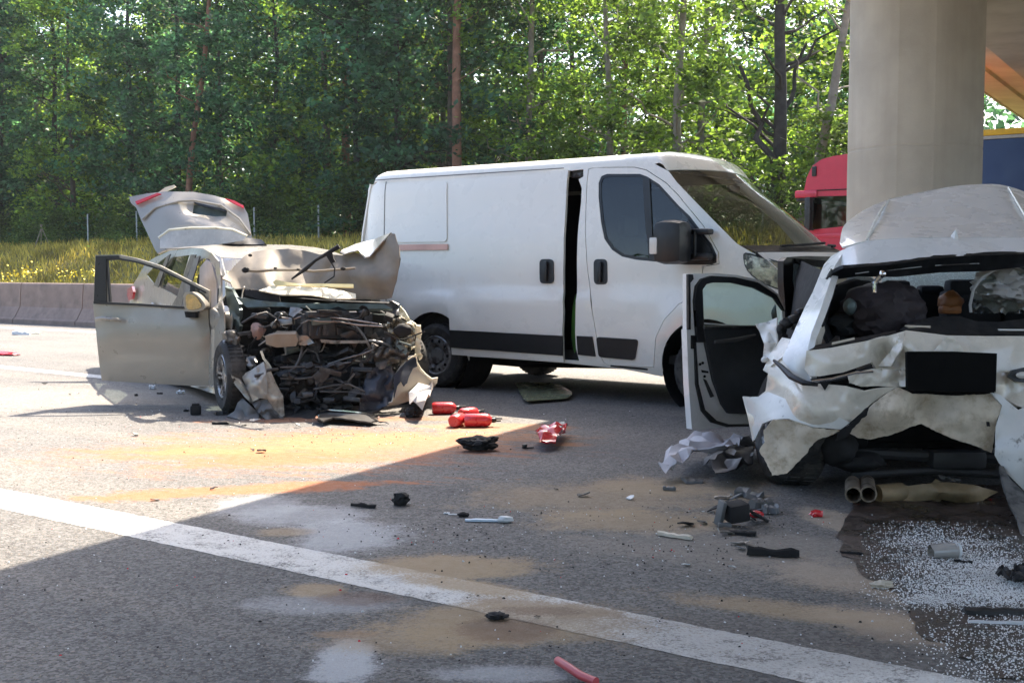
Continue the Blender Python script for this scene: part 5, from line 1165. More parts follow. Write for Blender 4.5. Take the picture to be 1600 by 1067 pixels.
# crushed tailgate and bumper panels
tl = [(1260, 548, 6.10), (1300, 543, 6.06), (1330, 537, 6.05), (1372, 529, 6.04), (1400, 521, 6.02), (1416, 516, 6.02), (1440, 519, 6.04), (1480, 524, 6.02), (1540, 525, 6.0), (1600, 525, 6.0), (1700, 528, 6.05), (1712, 575, 6.0), (1640, 580, 5.94), (1560, 583, 5.92), (1415, 583, 5.98), (1400, 578, 6.0), (1370, 578, 6.02), (1363, 566, 6.03), (1340, 574, 6.0), (1317, 582, 6.0), (1280, 588, 6.04), (1265, 587.5, 6.06), (1257, 577, 6.10)]
tlo = sheet('tailgate_panel', tl, M_WHB, wc, 5, .012, .018, 60, ctrl=[(1300, 565, 5.99), (1340, 555, 5.98), (1388, 555, 6.10), (1378, 545, 6.08), (1408, 540, 5.96), (1450, 540, 5.98), (1530, 545, 5.94)], ang=20)
sheet('panel_fold', [(1372, 572, 6.0), (1392, 548, 6.0), (1406, 522, 5.99), (1414, 518, 6.0), (1408, 545, 5.95), (1392, 572, 5.97)], M_WHB, tlo, 4, .01, .02, 14)
sheet('panel_fold', [(1455, 552, 5.93), (1478, 527, 5.96), (1487, 526, 5.95), (1503, 542, 5.93), (1510, 556, 5.92)], M_WHB, tlo, 4, .01, .02, 14)
mb = MB(); mb.add([Vector(p) for p in ()], []); 
pl_ = [(1417, 549, 5.86), (1487, 549, 5.86), (1558, 552, 5.85), (1556, 612, 5.80), (1487, 612, 5.81), (1418, 609, 5.82)]
sheet('number_plate', pl_, mat('blank_black_plate', (.006, .006, .006), .95, spec=.1), tlo, 8, .03)
sheet('lower_tailgate', [(1323, 585, 6.0), (1363, 576, 5.97), (1415, 578, 5.94), (1418, 604, 5.92), (1400, 604, 5.94), (1372, 603, 5.95), (1345, 604, 5.97), (1328, 598, 5.98)], M_WHB, wc, 5, .012, .035, 22)
sheet('lower_tailgate', [(1550, 583, 5.92), (1640, 578, 5.94), (1712, 575, 6.0), (1715, 640, 5.9), (1610, 640, 5.86), (1590, 634, 5.87), (1552, 612, 5.90)], M_WHB, wc, 6, .012, .035, 30)
sheet('lamp_recess', [(1266, 592, 6.06), (1300, 588, 6.03), (1340, 578, 6.0), (1363, 569, 6.0), (1363, 582, 5.99), (1330, 590, 6.0), (1300, 596, 6.02), (1272, 600, 6.05)], M_BLKM, wc, 5, .04)
mb = MB(); mb.tube([W(a, b, 5.97) for a, b in ((1268, 596), (1300, 592), (1335, 583), (1364, 580.5))], .007, 6); mb.obj('lamp_recess_lip', M_CHROME, wc)
sheet('torn_hole', [(1281, 598, 6.0), (1297, 597, 5.99), (1289, 610, 5.99)], M_BLKM, wc, 4, .01)
# folded left quarter
sheet('quarter_panel', [(1201, 577, 6.36), (1206, 566, 6.4), (1222, 562, 6.32), (1244, 588, 6.15), (1268, 599, 6.06), (1290, 600, 6.02), (1323, 603, 5.98), (1350, 612, 5.96), (1380, 606, 5.93), (1402, 604, 5.92), (1382, 616, 5.94), (1368, 626, 5.97), (1360, 632, 5.98), (1330, 658, 5.98), (1314, 670, 6.0), (1270, 668, 6.0), (1232, 656, 6.1), (1210, 656, 6.2), (1190, 662, 6.3), (1176, 690, 6.4), (1168, 650, 6.45), (1160, 620, 6.5), (1185, 619.5, 6.42), (1196, 611, 6.4)], M_WHB, wc, 5, .012, .022, 55, ctrl=[(1250, 620, 6.0), (1300, 640, 5.93), (1340, 635, 6.02), (1230, 640, 6.12)], ang=20)
sheet('quarter_flap', [(1160, 619.5, 6.46), (1185, 620, 6.38), (1200, 612, 6.34), (1225, 622, 6.16), (1262, 630, 6.0), (1292, 642, 5.95), (1328, 660, 5.95), (1314, 671, 5.96), (1270, 667, 5.97), (1232, 654, 6.06), (1208, 655, 6.16), (1191, 662, 6.26), (1179, 688, 6.38), (1172, 655, 6.42)], M_WHS, wc, 4, .01, .018, 40)
sheet('bent_lip', [(1192, 578, 6.42), (1204, 552, 6.46), (1222, 527, 6.45), (1236, 530, 6.37), (1225, 556, 6.3), (1206, 570, 6.36), (1199, 583, 6.4)], M_WHB, wc, 4, .02, .02, 16)
sheet('torn_airbag', [(1182, 506, 6.6), (1198, 503, 6.58), (1214, 496, 6.55), (1213, 515, 6.5), (1214, 536, 6.46), (1206, 550, 6.48), (1196, 566, 6.5), (1192, 556, 6.52), (1194, 538, 6.55), (1188, 522, 6.58)], M_WHS, wc, 4, .01, .03, 14)
mb = MB(); mb.blob(W(1195, 562, 6.44), (.022, .02, .016), 3, .2, 2, 2); mb.obj('white_clip', M_WHS, wc)
mb = MB(); mb.tube([W(a, b, y) for a, b, y in ((1209, 563, 6.28), (1220, 572, 6.22), (1236, 588, 6.1), (1256, 598, 6.0), (1278, 601, 5.97))], [.008, .014, .018, .016, .01], 6); mb.obj('bumper_seal', M_BLK, wc)
# muddy bumper skin
sheet('bumper_side', [(1208, 656, 6.06), (1232, 656, 6.06), (1270, 668, 5.98), (1314, 672, 5.97), (1298, 680, 5.97), (1278, 687, 5.98), (1263, 701, 5.99), (1262, 706, 5.98), (1246, 722, 5.98), (1230, 739, 5.98), (1207, 743, 6.0), (1196, 719, 6.02), (1186, 704, 6.04), (1195, 690, 6.06), (1193, 672, 6.08)], M_WHM, wc, 4, .01, .02, 45, rag=.8)
sheet('bumper_skin', [(1317, 672, 5.98), (1340, 655, 5.97), (1362, 632, 5.95), (1383, 616, 5.93), (1402, 604, 5.92), (1420, 612, 5.9), (1428, 616, 5.9), (1490, 618, 5.88), (1550, 615, 5.86), (1567, 632, 5.85), (1560, 650, 5.84), (1556, 664, 5.84), (1550, 708, 5.86), (1525, 697, 5.87), (1496, 688, 5.88), (1463, 674, 5.9), (1440, 662, 5.93), (1425, 666, 5.95), (1414, 671, 5.96), (1390, 680, 5.98), (1360, 686, 5.99), (1340, 684, 6.0), (1330, 678, 6.0)], M_WHM, wc, 4, .01, .03, 60, ctrl=[(1400, 640, 5.86), (1440, 640, 5.98), (1500, 650, 5.84)], rag=.6, ang=20)
sheet('torn_hole', [(1312, 674, 5.94), (1330, 662, 5.93), (1352, 640, 5.92), (1358, 636, 5.92), (1354, 648, 5.92), (1338, 664, 5.93), (1324, 682, 5.95), (1305, 690, 5.96)], M_BLKM, wc, 4, .01, rag=1)
sheet('tow_hole', [(1542, 659, 5.81), (1546, 659, 5.81), (1547, 666, 5.81), (1543, 666, 5.81)], M_BLKM, wc, 2, .01)
sheet('right_wing', [(1548, 613, 5.84), (1562, 616, 5.83), (1591, 640, 5.80), (1600, 636, 5.80), (1680, 625, 5.85), (1740, 640, 5.9), (1730, 760, 5.85), (1660, 778, 5.74), (1600, 766, 5.72), (1575, 741, 5.74), (1560, 722, 5.77), (1554, 711, 5.78), (1556, 665, 5.80), (1566, 633, 5.82)], M_WHS, wc, 5, .012, .02, 40, ctrl=[(1600, 690, 5.70), (1640, 700, 5.66)])
sheet('tail_lamp', [(1575, 588, 5.86), (1582, 578, 5.86), (1600, 574, 5.86), (1630, 576, 5.87), (1640, 588, 5.87), (1610, 598, 5.85), (1588, 596, 5.85)], M_BLK, wc, 4, .03)
mb = MB(); mb.blob(W(1598, 586, 5.84), (.035, .012, .018), 1, .05, 1, 2); mb.obj('lamp_lens', M_CLEAR, wc)
# underside: body pan, tyres, exhaust
mb = MB(); mb.add([W(1262, 690, 6.35), W(1600, 690, 6.2), W(1760, 690, 6.3), Vector((3.6, 6.6, .18)), Vector((1.75, 6.7, .18))], [(0, 1, 2, 3, 4)]); mb.add([Vector((1.75, 6.7, .18)), Vector((3.6, 6.6, .18)), Vector((3.9, 10.2, .2)), Vector((2.1, 10.2, .2))], [(0, 1, 2, 3)]); mb.add([W(1262, 600, 6.3), W(1620, 600, 6.15), W(1760, 600, 6.2), W(1760, 700, 6.3), W(1262, 700, 6.4)], [(0, 1, 2, 3, 4)]); mb.obj('underbody', M_BLKM, wc, False)
rw = Vector((1.0, .35, 0)).normalized()
wheel(wc, Vector((1.46, 6.42, .33)) - WBASE, (.985, .10, -.06), .33, .23, True, M_STEEL)
wheel(wc, Vector((3.50, 6.75, .31)) - WBASE, (-.985, -.05, -.08), .31, .22, True, M_STEEL)
sheet('hanging_liner', [(1561, 727, 5.76), (1568, 728, 5.74), (1578, 748, 5.68), (1600, 768, 5.6), (1622, 800, 5.4), (1636, 856, 5.06), (1602, 854, 5.02), (1591, 810, 5.25), (1578, 790, 5.4), (1570, 765, 5.58)], mat('grey_scuffed_rubber', (.115, .112, .108), .6, var=.2, dirt=(.05, .05, .05), ds=8), wc, 5, .012, .02, 30)
mb = MB(); mb.lathe([(.30, 0), (.34, .02), (.34, .2), (.30, .22)], 30, Matrix.Translation(Vector((1.72, 6.55, .42))) @ Matrix.Rotation(R(80), 4, 'Y')); mb.obj('wheel_arch_liner', M_BLKM, wc)
mb = MB(); mb.tube([W(1300, 705, 6.35), W(1420, 712, 6.3), W(1560, 716, 6.25)], .03, 8); mb.tube([W(1330, 742, 6.3), W(1460, 735, 6.25), W(1570, 742, 6.2)], .022, 8); mb.box(W(1490, 715, 6.3), (.3, .2, .1), None, .03); mb.obj('rear_subframe', mat('dull_subframe', (.05, .05, .052), .5, .2), wc)
mb = MB(); mb.blob(W(1310, 700, 6.15), (.10, .08, .09), 7, .2, 1.5, 3); mb.blob(W(1340, 720, 6.2), (.13, .08, .05), 8, .3, 1.5, 3); mb.obj('axle_housing', M_BLKM, wc)
def pipe(a, b, Yv, r_):
    c = W(a, b, Yv); ax = Vector((.28, 1, .02)).normalized(); M = Matrix.Translation(c) @ ax.to_track_quat('Z', 'Y').to_matrix().to_4x4(); mb = MB(); mb.lathe([(r_ * .80, .22), (r_ * .80, .004), (r_ * .86, 0), (r_, .0), (r_ * 1.04, .01), (r_, .03), (r_ * .96, .3)], 24, M); o = mb.obj('exhaust_tip', M_EXH, wc)
    mb = MB(); mb.lathe([(0, .18), (r_ * .81, .18)], 24, M); mb.obj('exhaust_bore', M_BLKM, wc)
pipe(1333.5, 773, 5.72, .041); pipe(1357, 772, 5.74, .041)
mb = MB(); mb.tube([W(1370, 772, 5.9), W(1408, 770, 5.95)], [.05, .055], 14); mb.obj('exhaust_pipe', M_MUD, wc)
sheet('silencer', [(1410, 760, 5.92), (1440, 756, 5.9), (1480, 753, 5.9), (1520, 757, 5.9), (1560, 768, 5.95), (1545, 776, 5.92), (1530, 786, 5.88), (1505, 787, 5.86), (1470, 780, 5.86), (1430, 783, 5.88), (1410, 782, 5.9)], M_MUD, wc, 5, .10, .012, 30, ctrl=[(1470, 768, 5.80), (1510, 770, 5.80)])
sheet('heat_shield', [(1466, 742, 5.95), (1485, 747, 5.93), (1502, 749, 5.92), (1498, 753, 5.92), (1470, 748, 5.95)], M_METAL, wc, 4, .01, .02, 8)
# open left door seen from inside
DZ = lambda a: 7.25 + (a - 1075) * .0030
Dd = lambda pts, o=0.: [(a, b, DZ(a) - o) for a, b in pts]
shell = Dd([(1075, 428), (1120, 427), (1152, 430), (1186, 437.5), (1217, 460), (1226, 480), (1230, 560), (1230, 662), (1175.5, 663), (1112, 669), (1089, 671.5), (1081, 670.5), (1076, 600), (1073, 515), (1075, 515)])
gl_h = Dd([(1097, 450), (1102, 442), (1112, 439.5), (1144, 440), (1178, 448), (1212, 462), (1221, 478), (1224, 510), (1152, 508), (1125, 506), (1099, 504)])
ld = sheet('left_door', shell, M_WHT, wc, 7, .05, holes=(gl_h,))
sheet('door_glass', [(a, b, y + .02) for a, b, y in gl_h], M_GL_GREEN, ld, 10, .005)
sheet('door_seal', Dd([(1075.5, 428.5), (1083, 429), (1084, 436), (1079, 442), (1079.5, 515), (1076, 515)], .012), M_BLK, ld, 5, .02)
ws_ = [(1090, 535), (1086, 470), (1089, 447), (1097, 436), (1112, 431), (1148, 433), (1184, 441), (1214, 461), (1224, 480)]; wi_ = [(1226, 486), (1212, 466), (1180, 450), (1146, 442), (1114, 441.5), (1104, 444), (1098, 453), (1100, 505), (1104, 535)]
sheet('window_frame_seal', Dd(ws_ + wi_, .03), M_BLK, ld, 5, .03)
ip = Dd([(1099, 506), (1125, 508), (1152, 511), (1181, 510), (1228, 508), (1230, 646), (1173, 647), (1139, 646), (1129, 632), (1116, 594), (1104, 540)], .035)
ipo = sheet('inner_panel', ip, mat('door_trim_plastic', (.035, .038, .042), .6), ld, 7, .04, ctrl=[(1150, 530, DZ(1150) - .06), (1150, 560, DZ(1150) - .035), (1160, 600, DZ(1160) - .055), (1190, 600, DZ(1190) - .055)])
mb = MB(); mb.tube([W(1117, 534, DZ(1117) - .09), W(1148, 531, DZ(1148) - .10), W(1180, 524, DZ(1180) - .09)], [.010, .014, .010], 8); mb.obj('door_pull', M_GREYP, ipo)
mb = MB(); mb.tube([W(1100, 511.5, DZ(1100) - .075), W(1181, 511, DZ(1181) - .075), W(1226, 510, DZ(1226) - .075)], .012, 8); mb.obj('window_sill_trim', M_DK, ipo)
sheet('door_edge_seal', Dd([(1088, 535), (1092, 600), (1102, 640), (1120, 657), (1140, 663), (1176, 662.5), (1230, 660), (1230, 663.5), (1176, 666), (1136, 667), (1112, 660), (1097, 642), (1088, 600), (1086, 535)], .02), M_BLK, ld, 5, .02)
sheet('door_latch', Dd([(1081, 524), (1087, 524), (1087, 545), (1081, 545)], .015), M_BLKM, ld, 4, .02)
sheet('latch_slot', Dd([(1097, 578), (1107, 580), (1107, 583), (1098, 582)], .012), M_BLKM, ld, 3, .01); sheet('door_vent', Dd([(1100, 592), (1104, 594), (1116, 619), (1111, 621)], .012), M_DK, ld, 3, .01)
for a, b in ((1094, 569), (1098, 567), (1101, 588)):
    mb = MB(); mb.blob(W(a, b, DZ(a) - .012), (.009, .006, .009), a, .1, 2, 2); mb.obj('door_bolt', M_BLKM, ld)
# front door frame further ahead on the same side
fdY = lambda a: 8.5 + (a - 1224) * .006
q = lambda pts, o=0.: [(a, b, fdY(a) - o) for a, b in pts]
fw = q([(1224, 408), (1230, 402), (1260, 400), (1300, 401), (1312, 420), (1312, 500), (1228, 498), (1227, 480), (1224, 440)]); fh = q([(1240, 412), (1246, 408), (1290, 415), (1288, 452), (1275, 470), (1262, 468), (1243, 462), (1239, 440)])
fd_ = sheet('left_front_door', fw, M_BLK, wc, 6, .05, holes=(fh,))
sheet('door_glass', [(a, b, y + .02) for a, b, y in fh], M_GL_CAR, fd_, 7, .005)
sheet('window_top_bar', q([(1243, 404), (1290, 407), (1288, 418), (1245, 412)], .03), M_BLKM, fd_, 5, .02)
mb = MB(); mb.blob(W(1217, 490, 8.2), (.05, .05, .07), 4, .2, 2, 3); mb.obj('door_mirror', M_BLK, fd_)
for k, (a, b) in enumerate(((1228, 505), (1240, 500), (1252, 490), (1218, 515), (1246, 510), (1222, 528))):
    mb = MB(); mb.blob(W(a, b, 6.9), (.035, .03, .03), k, .4, 2.5, 2); mb.obj('broken_trim', M_DK, wc)
# front part of the body hidden behind, so the car is complete from the side
# right flank, complete for a viewer further to the right
def flank(name, pts, m, th=.03):
    V_ = [Vector(p) for p in pts]; V2, F2 = thicken(V_, [(0, i, i + 1) for i in range(1, len(V_) - 1)], th, Vector((9, 6, 2))); mb = MB(); mb.add(V2, F2); return mb.obj(name, m, wc, False)
rp = [W(1640, 318, 7.7), W(1668, 345, 7.4), W(1676, 372, 7.0)]
flank('right_flank', [(3.42, 6.25, .62), (3.50, 6.5, .66), (3.56, 6.9, .70), (3.66, 7.2, .30), (4.02, 9.3, .30), (4.02, 9.4, .72), (4.12, 9.9, .72), (4.18, 10.6, .5), (4.10, 10.6, .95), (3.95, 9.3, 1.0), (3.50, 6.5, 1.02), (3.42, 6.25, 1.0)], M_WHT)
flank('right_glass', [(3.50, 6.55, 1.02), (3.95, 9.25, 1.0), (3.60, 8.3, 1.36), tuple(rp[0] + Vector((.0, .2, -.04))), tuple(rp[2] + Vector((0, .05, -.03)))], M_INT, .02)
flank('right_roof_rail', [tuple(rp[2] + Vector((.02, 0, 0))), tuple(rp[1] + Vector((.03, 0, 0))), tuple(rp[0] + Vector((.03, 0, 0))), (3.62, 8.3, 1.42), (3.98, 9.3, 1.03), (3.93, 9.3, 1.0), (3.58, 8.25, 1.35), tuple(rp[0] + Vector((.03, .1, -.08))), tuple(rp[2] + Vector((.02, .1, -.06)))], M_WHT, .04)
mb = MB(); mb.add([Vector(v) for v in ((2.05, 7.2, .25), (2.25, 10.6, .3), (2.25, 10.6, .92), (2.05, 7.2, .95))], [(0, 1, 2, 3)]); mb.add([Vector(v) for v in ((2.25, 10.6, .92), (4.0, 10.6, .92), (3.9, 9.3, .98), (2.2, 9.3, .98))], [(0, 1, 2, 3)]); mb.add([Vector(v) for v in ((2.25, 10.6, .3), (4.0, 10.6, .3), (4.0, 10.6, .92), (2.25, 10.6, .92))], [(0, 1, 2, 3)]); mb.obj('front_body', M_WHT, wc, False)

# ================================================================== red lorry and blue trailer on the opposite road
TRD = -RD; TN = -RN                                   # driving direction, side that faces us
k = (1527 - 800) / F; T0 = Vector((9.41, 23.3, 0)); tref = T0.dot(RN)
def tp(px, z, py=None):
    """distance along the lorry's near side for a picture column"""
    kk = (px - 800) / F; y = tref / (RN.x * kk + RN.y); return Vector((kk * y, y, 0)).dot(TRD)
def TL(s_, t_, z): return TRD * s_ + RN * (tref + t_) + Vector((0, 0, z))
M_RED = mat('red_cab_paint', (.55, .012, .05), .35, coat=.4, var=.05)
M_BLUE = mat('dark_blue_tarpaulin', (.016, .042, .125), .5, var=.12, vs=1.2, bump=.1, bs=4)
M_YTAR = mat('yellow_tarpaulin_band', (.72, .42, .02), .5); M_GTAR = mat('grey_tarpaulin_band', (.38, .37, .36), .6)
M_GL_TR = glass('lorry_glass', (.6, .66, .64), .12)
s1 = tp(1255, 0); s0 = s1 - 2.25
lb = TL(s1 - 1.1, 1.25, 0); lo = empty('red_lorry_cab', lb, 'red lorry cab with raised roof half hidden behind the round pillar', 'lorry'); lo['o'] = tuple(lb)
def lpanel(name, pts, m, par, z0t=0., th=.03, holes=()):
    f = lambda s_, z: TL(s_, z0t, z); return patch(name, [pts] + list(holes), f, m, par, .25, th, O)
def spx(px, py):
    kk = (px - 800) / F; y = tref / (RN.x * kk + RN.y); w_ = W(px, py, y); return (w_.dot(TRD), w_.z)
cabo = [(s1 - .02, .9), (s1, 1.6)] + [spx(*q) for q in ((1255, 362), (1262, 312), (1256, 297), (1260, 277), (1268, 260), (1283, 249), (1301, 244), (1320, 241))]
zt = cabo[-1][1]; cabo += [(s0 + .3, zt + .08), (s0, zt + .02), (s0, .9)]
win_ = [spx(*q) for q in ((1271, 307), (1318, 306), (1330, 306), (1330, 352), (1316, 354), (1270, 359), (1262, 362), (1264, 340))]
sidep = lpanel('cab_side', cabo, M_RED, lo, 0, .04, (win_,)); lpanel('cab_side', cabo, M_RED, lo, 2.5, .04, (win_,))
lpanel('side_window', win_, M_GL_TR, sidep, .02, .006)
lpanel('window_pillar', [spx(*q) for q in ((1264, 312), (1272, 306), (1269, 358), (1258, 361))], M_BLK, sidep, -.012, .02)
V = []; Fc = []; pr = [cabo[i] for i in range(0, 13)]
for s_, z in pr: V += [TL(s_, .02, z), TL(s_ + .12, .5, z + .02), TL(s_ + .16, 1.25, z + .03), TL(s_ + .12, 2.0, z + .02), TL(s_, 2.48, z)]
for i in range(len(pr) - 1):
    for j in range(4): a = i * 5 + j; Fc.append((a, a + 1, a + 6, a + 5))
mb = MB(); mb.add(V, Fc); mb.obj('cab_shell', M_RED, lo)
mb = MB(); a = [TL(*q) for q in ((spx(1255, 362)[0] + .03, .06, spx(1255, 362)[1]), (spx(1262, 312)[0] + .04, .06, spx(1262, 312)[1]))]; b = [TL(spx(1262, 312)[0] + .18, 1.25, spx(1262, 312)[1]), TL(spx(1255, 362)[0] + .2, 1.25, spx(1255, 362)[1])]; c = [TL(spx(1262, 312)[0] + .04, 2.44, spx(1262, 312)[1]), TL(spx(1255, 362)[0] + .03, 2.44, spx(1255, 362)[1])]
mb.add([a[0], a[1], b[0], b[1], c[0], c[1]], [(0, 1, 2, 3), (3, 2, 4, 5)]); mb.obj('lorry_windscreen', M_GL_TR, lo)
def lbox(name, s_, t_, z, d, m, par=lo, bev=.03):
    mb = MB(); M = Matrix.Translation(TL(s_, t_, z)) @ Matrix.Rotation(math.atan2(TRD.y, TRD.x), 4, 'Z'); mb.box((0, 0, 0), d, M, bev); return mb.obj(name, m, par)
vz = spx(1256, 300); lbox('sun_visor', vz[0] - .05, 1.25, vz[1] - .05, (.5, 2.6, .16), M_RED); lbox('visor_underside', vz[0] - .02, 1.25, vz[1] - .17, (.42, 2.5, .08), M_BLK)
mz = spx(1273, 335); lbox('wing_mirror', mz[0] + .05, -.25, mz[1], (.14, .22, .72), M_DK, lo, .05); lbox('mirror_arm', mz[0] + .05, -.08, mz[1] + .33, (.06, .3, .05), M_DK); lbox('mirror_arm', mz[0] + .05, -.08, mz[1] - .33, (.06, .3, .05), M_DK)
lbox('door_trim', s0 + 1.2, -.006, spx(1300, 364)[1] - .06, (1.7, .02, .10), M_RED, lo, .008); lbox('marker_lamp', spx(1272, 268)[0], -.02, spx(1272, 268)[1], (.10, .05, .22), M_BLK, lo, .02)
lbox('door_handle', s0 + .75, -.02, spx(1300, 372)[1], (.26, .05, .07), M_BLK, lo, .02); lbox('door_seam', s0 + .55, -.004, 2.1, (.02, .012, 2.0), M_BLKM, lo, 0); lbox('roof_seam', s0 + 1.1, -.004, vz[1] + .02, (2.1, .012, .025), M_BLKM, lo, 0)
lbox('cab_chassis', s0 + .6, 1.25, .65, (4.2, 2.2, .5), M_BLK); lbox('cab_seat', s0 + 1.1, .7, 1.9, (.5, .5, 1.0), M_INT); lbox('cab_rear_wall', s0 + .02, 1.25, 2.2, (.04, 2.4, 2.4), M_BULK); lbox('cab_lining', s0 + 1.1, 2.42, 2.3, (2.0, .03, .9), M_BULK)
for ss_, tt_ in ((s1 - .9, .05), (s1 - .9, 2.45), (s1 - 4.0, .05), (s1 - 4.0, 2.45)): wheel(lo, TL(ss_, tt_, .5) - lb, RN if tt_ < 1 else -RN, .5, .3)
ts_ = s0 - .75; tb = TL(ts_ - 6.5, 1.25, 0); tr = empty('curtain_trailer', tb, 'dark blue curtain sided lorry trailer with yellow top band right of the pillar', 'trailer'); tr['o'] = tuple(tb)
zT = spx(1527, 204)[1]; z1 = spx(1527, 213.5)[1]; z2 = spx(1527, 219)[1]
lbox('blue_curtain', ts_ - 6.5, 1.25, (z2 + 1.1) / 2, (13.2, 2.5, z2 - 1.1), M_BLUE, tr, .02); lbox('grey_band', ts_ - 6.5, 1.25, (z1 + z2) / 2 + .003, (13.22, 2.52, z1 - z2), M_GTAR, tr, .01); lbox('yellow_band', ts_ - 6.5, 1.25, (z1 + zT) / 2 + .006, (13.24, 2.54, zT - z1), M_YTAR, tr, .01); lbox('trailer_chassis', ts_ - 6.5, 1.25, .9, (12.8, 2.2, .3), M_BLK, tr)
for q in range(3):
    for tt_ in (.05, 2.45): wheel(tr, TL(ts_ - 8.2 - q * 1.3, tt_, .5) - tb, RN if tt_ < 1 else -RN, .5, .3)

# ================================================================== things lying on the road
def ground_sheet(name, pts, z0, m, label, cat, th=.01, crump=.02, cs=.15, seed=1, dome=0., group=None, rag=0., zs=None):
    lp = [tuple(G(a, b)[:2]) for a, b in pts]; cx = sum(p[0] for p in lp) / len(lp); cy = sum(p[1] for p in lp) / len(lp)
    rad = max(math.dist(p, (cx, cy)) for p in lp); st = max(.012, rad / 12)
    def f(x, y):
        d = math.dist((x, y), (cx, cy)) / rad; return (x, y, z0 + dome * max(0, 1 - d * d) + crump * (.5 + noise.noise(Vector((x / cs, y / cs, seed)))) + .35 * crump * (1 - 2 * abs(noise.noise(Vector((x / cs * 2.3, y / cs * 2.3, seed + 4))))))
    o = patch(name, [lp], f, m, None, st, th, Vector((cx, cy - 2, 6)), seed=seed); tag(o, label, cat, group); rebase(o, (cx, cy, 0)); return o
def on_ground(mb, name, m, px, py, label, cat, group=None, rz=0., z=0.):
    o = mb.obj(name, m); o.location = G(px, py) + Vector((0, 0, z)); o.rotation_euler = (0, 0, rz); tag(o, label, cat, group); return o
M_EXT = mat('red_extinguisher_paint', (.58, .03, .035), .3, coat=.5, var=.06)
M_LABELW = mat('pale_print_band', (.62, .40, .36), .5)
def extinguisher(a, b, L, r_, rz, label, tilt=0.):
    e = empty('fire_extinguisher', G(a, b) + Vector((0, 0, r_)), label, 'fire extinguisher', 'red fire extinguishers lying beside the silver wreck'); e.rotation_euler = (0, tilt, rz)
    M = Matrix.Rotation(R(90), 4, 'Y'); h = L / 2
    mb = MB(); mb.lathe([(0, -h), (r_ * .8, -h), (r_, -h + .015), (r_, h - .05), (r_ * .85, h - .02), (r_ * .4, h), (0, h)], 24, M); mesh('cylinder_body', mb.V, mb.F, M_EXT, e)
    mb = MB(); mb.lathe([(r_ * .38, h - .005), (r_ * .4, h + .02), (r_ * .25, h + .035), (0, h + .035)], 14, M); mb.box((h + .05, 0, .012), (.06, .02, .012), None, .004); mb.box((h + .045, 0, -.006), (.05, .018, .01), None, .004); mesh('valve_head', mb.V, mb.F, M_BLK, e)
    mb = MB(); mb.tube([(h + .02, .0, .01), (h + .03, .05, .015), (h - .04, r_ + .012, .01), (-h * .4, r_ + .010, .0)], .008, 6); mesh('hose', mb.V, mb.F, M_BLK, e)
    mb = MB(); mb.lathe([(r_ + .0012, -h * .35), (r_ + .0012, h * .35)], 20, M); mb.F = mb.F[:9]; mesh('print_band', mb.V, mb.F, M_LABELW, e)
    return e
extinguisher(694, 647, .20, .050, .12, 'red fire extinguisher lying alone nearest the silver wreck')
extinguisher(716, 666, .20, .050, 1.25, 'red fire extinguisher lying with its base end turned to the viewer')
extinguisher(747, 667, .21, .052, .05, 'red fire extinguisher lying sideways at the right end of the heap')
extinguisher(733, 655, .18, .048, .8, 'red fire extinguisher half hidden behind the two in front')
ground_sheet('glass_panel', [(805, 604), (812, 602), (868, 604), (878, 608), (894, 618), (893, 623), (886, 627), (824, 632), (818, 629)], .03, mat('dusty_yellow_glass', (.30, .32, .20), .25, coat=.5, var=.1, vs=3), 'pale yellow green side window pane lying in front of the van', 'glass pane', .008, .008, .5, 3)
mb = MB(); mb.blob((0, 0, .05), (.105, .065, .042), 14, .5, 1.6, 4, flat=0.); on_ground(mb, 'torn_cover_piece', M_BLKM, 751, 704, 'black crumpled plastic cover piece lying on the asphalt by the shadow edge', 'plastic piece', rz=.2)
rl = ground_sheet('broken_tail_lamp', [(836, 694), (846, 688), (862, 682), (882, 679), (887, 684), (880, 694), (868, 704), (846, 706), (840, 701)], .03, M_REDL, 'broken red tail lamp lying on the asphalt between the wrecks', 'tail lamp', .012, .05, .08, 6, .04)
o = ground_sheet('lamp_reflector', [(866, 690), (874, 682), (882, 681), (880, 688), (870, 697)], .092, M_CLEAR, 'x', 'x', .006, .02, .06, 4)
for kk_ in ('label', 'category'): del o[kk_]
o.parent = rl; o.matrix_parent_inverse = Matrix.Identity(4); o.location = o.location - rl.location
mb = MB(); mb.box((0, 0, .012), (.05, .015, .01)); mb.box((-.03, .02, .02), (.03, .03, .03), None, .005); on_ground(mb, 'lamp_clip', M_BLK, 828, 702, 'small black clip left of the broken red tail lamp', 'clip', rz=.4)
# cloth heap and black parts near the white wreck
def cloth(name, pts, m, label, cat, h, seed, cs=.12):
    return ground_sheet(name, pts, .005, m, label, cat, .006, h, cs, seed, h * 1.2)
cloth('silver_cloth', [(1029, 752), (1040, 742), (1058, 738), (1066, 726), (1086, 720), (1100, 724), (1112, 712), (1128, 709), (1148, 714), (1188, 716), (1189, 724), (1160, 728), (1152, 738), (1130, 746), (1108, 742), (1090, 740), (1076, 748), (1056, 752), (1040, 757)], mat('silver_grey_fabric', (.40, .39, .42), .6, var=.15, bump=.2, bs=30), 'crumpled silver grey jacket lying beside the white wreck', 'jacket', .085, 3, .09)
cloth('black_cloth', [(1098, 752), (1112, 740), (1140, 742), (1156, 730), (1166, 722), (1178, 740), (1176, 758), (1150, 764), (1118, 763)], M_BLK, 'black crumpled fabric under the silver grey jacket', 'fabric', .075, 5, .10)
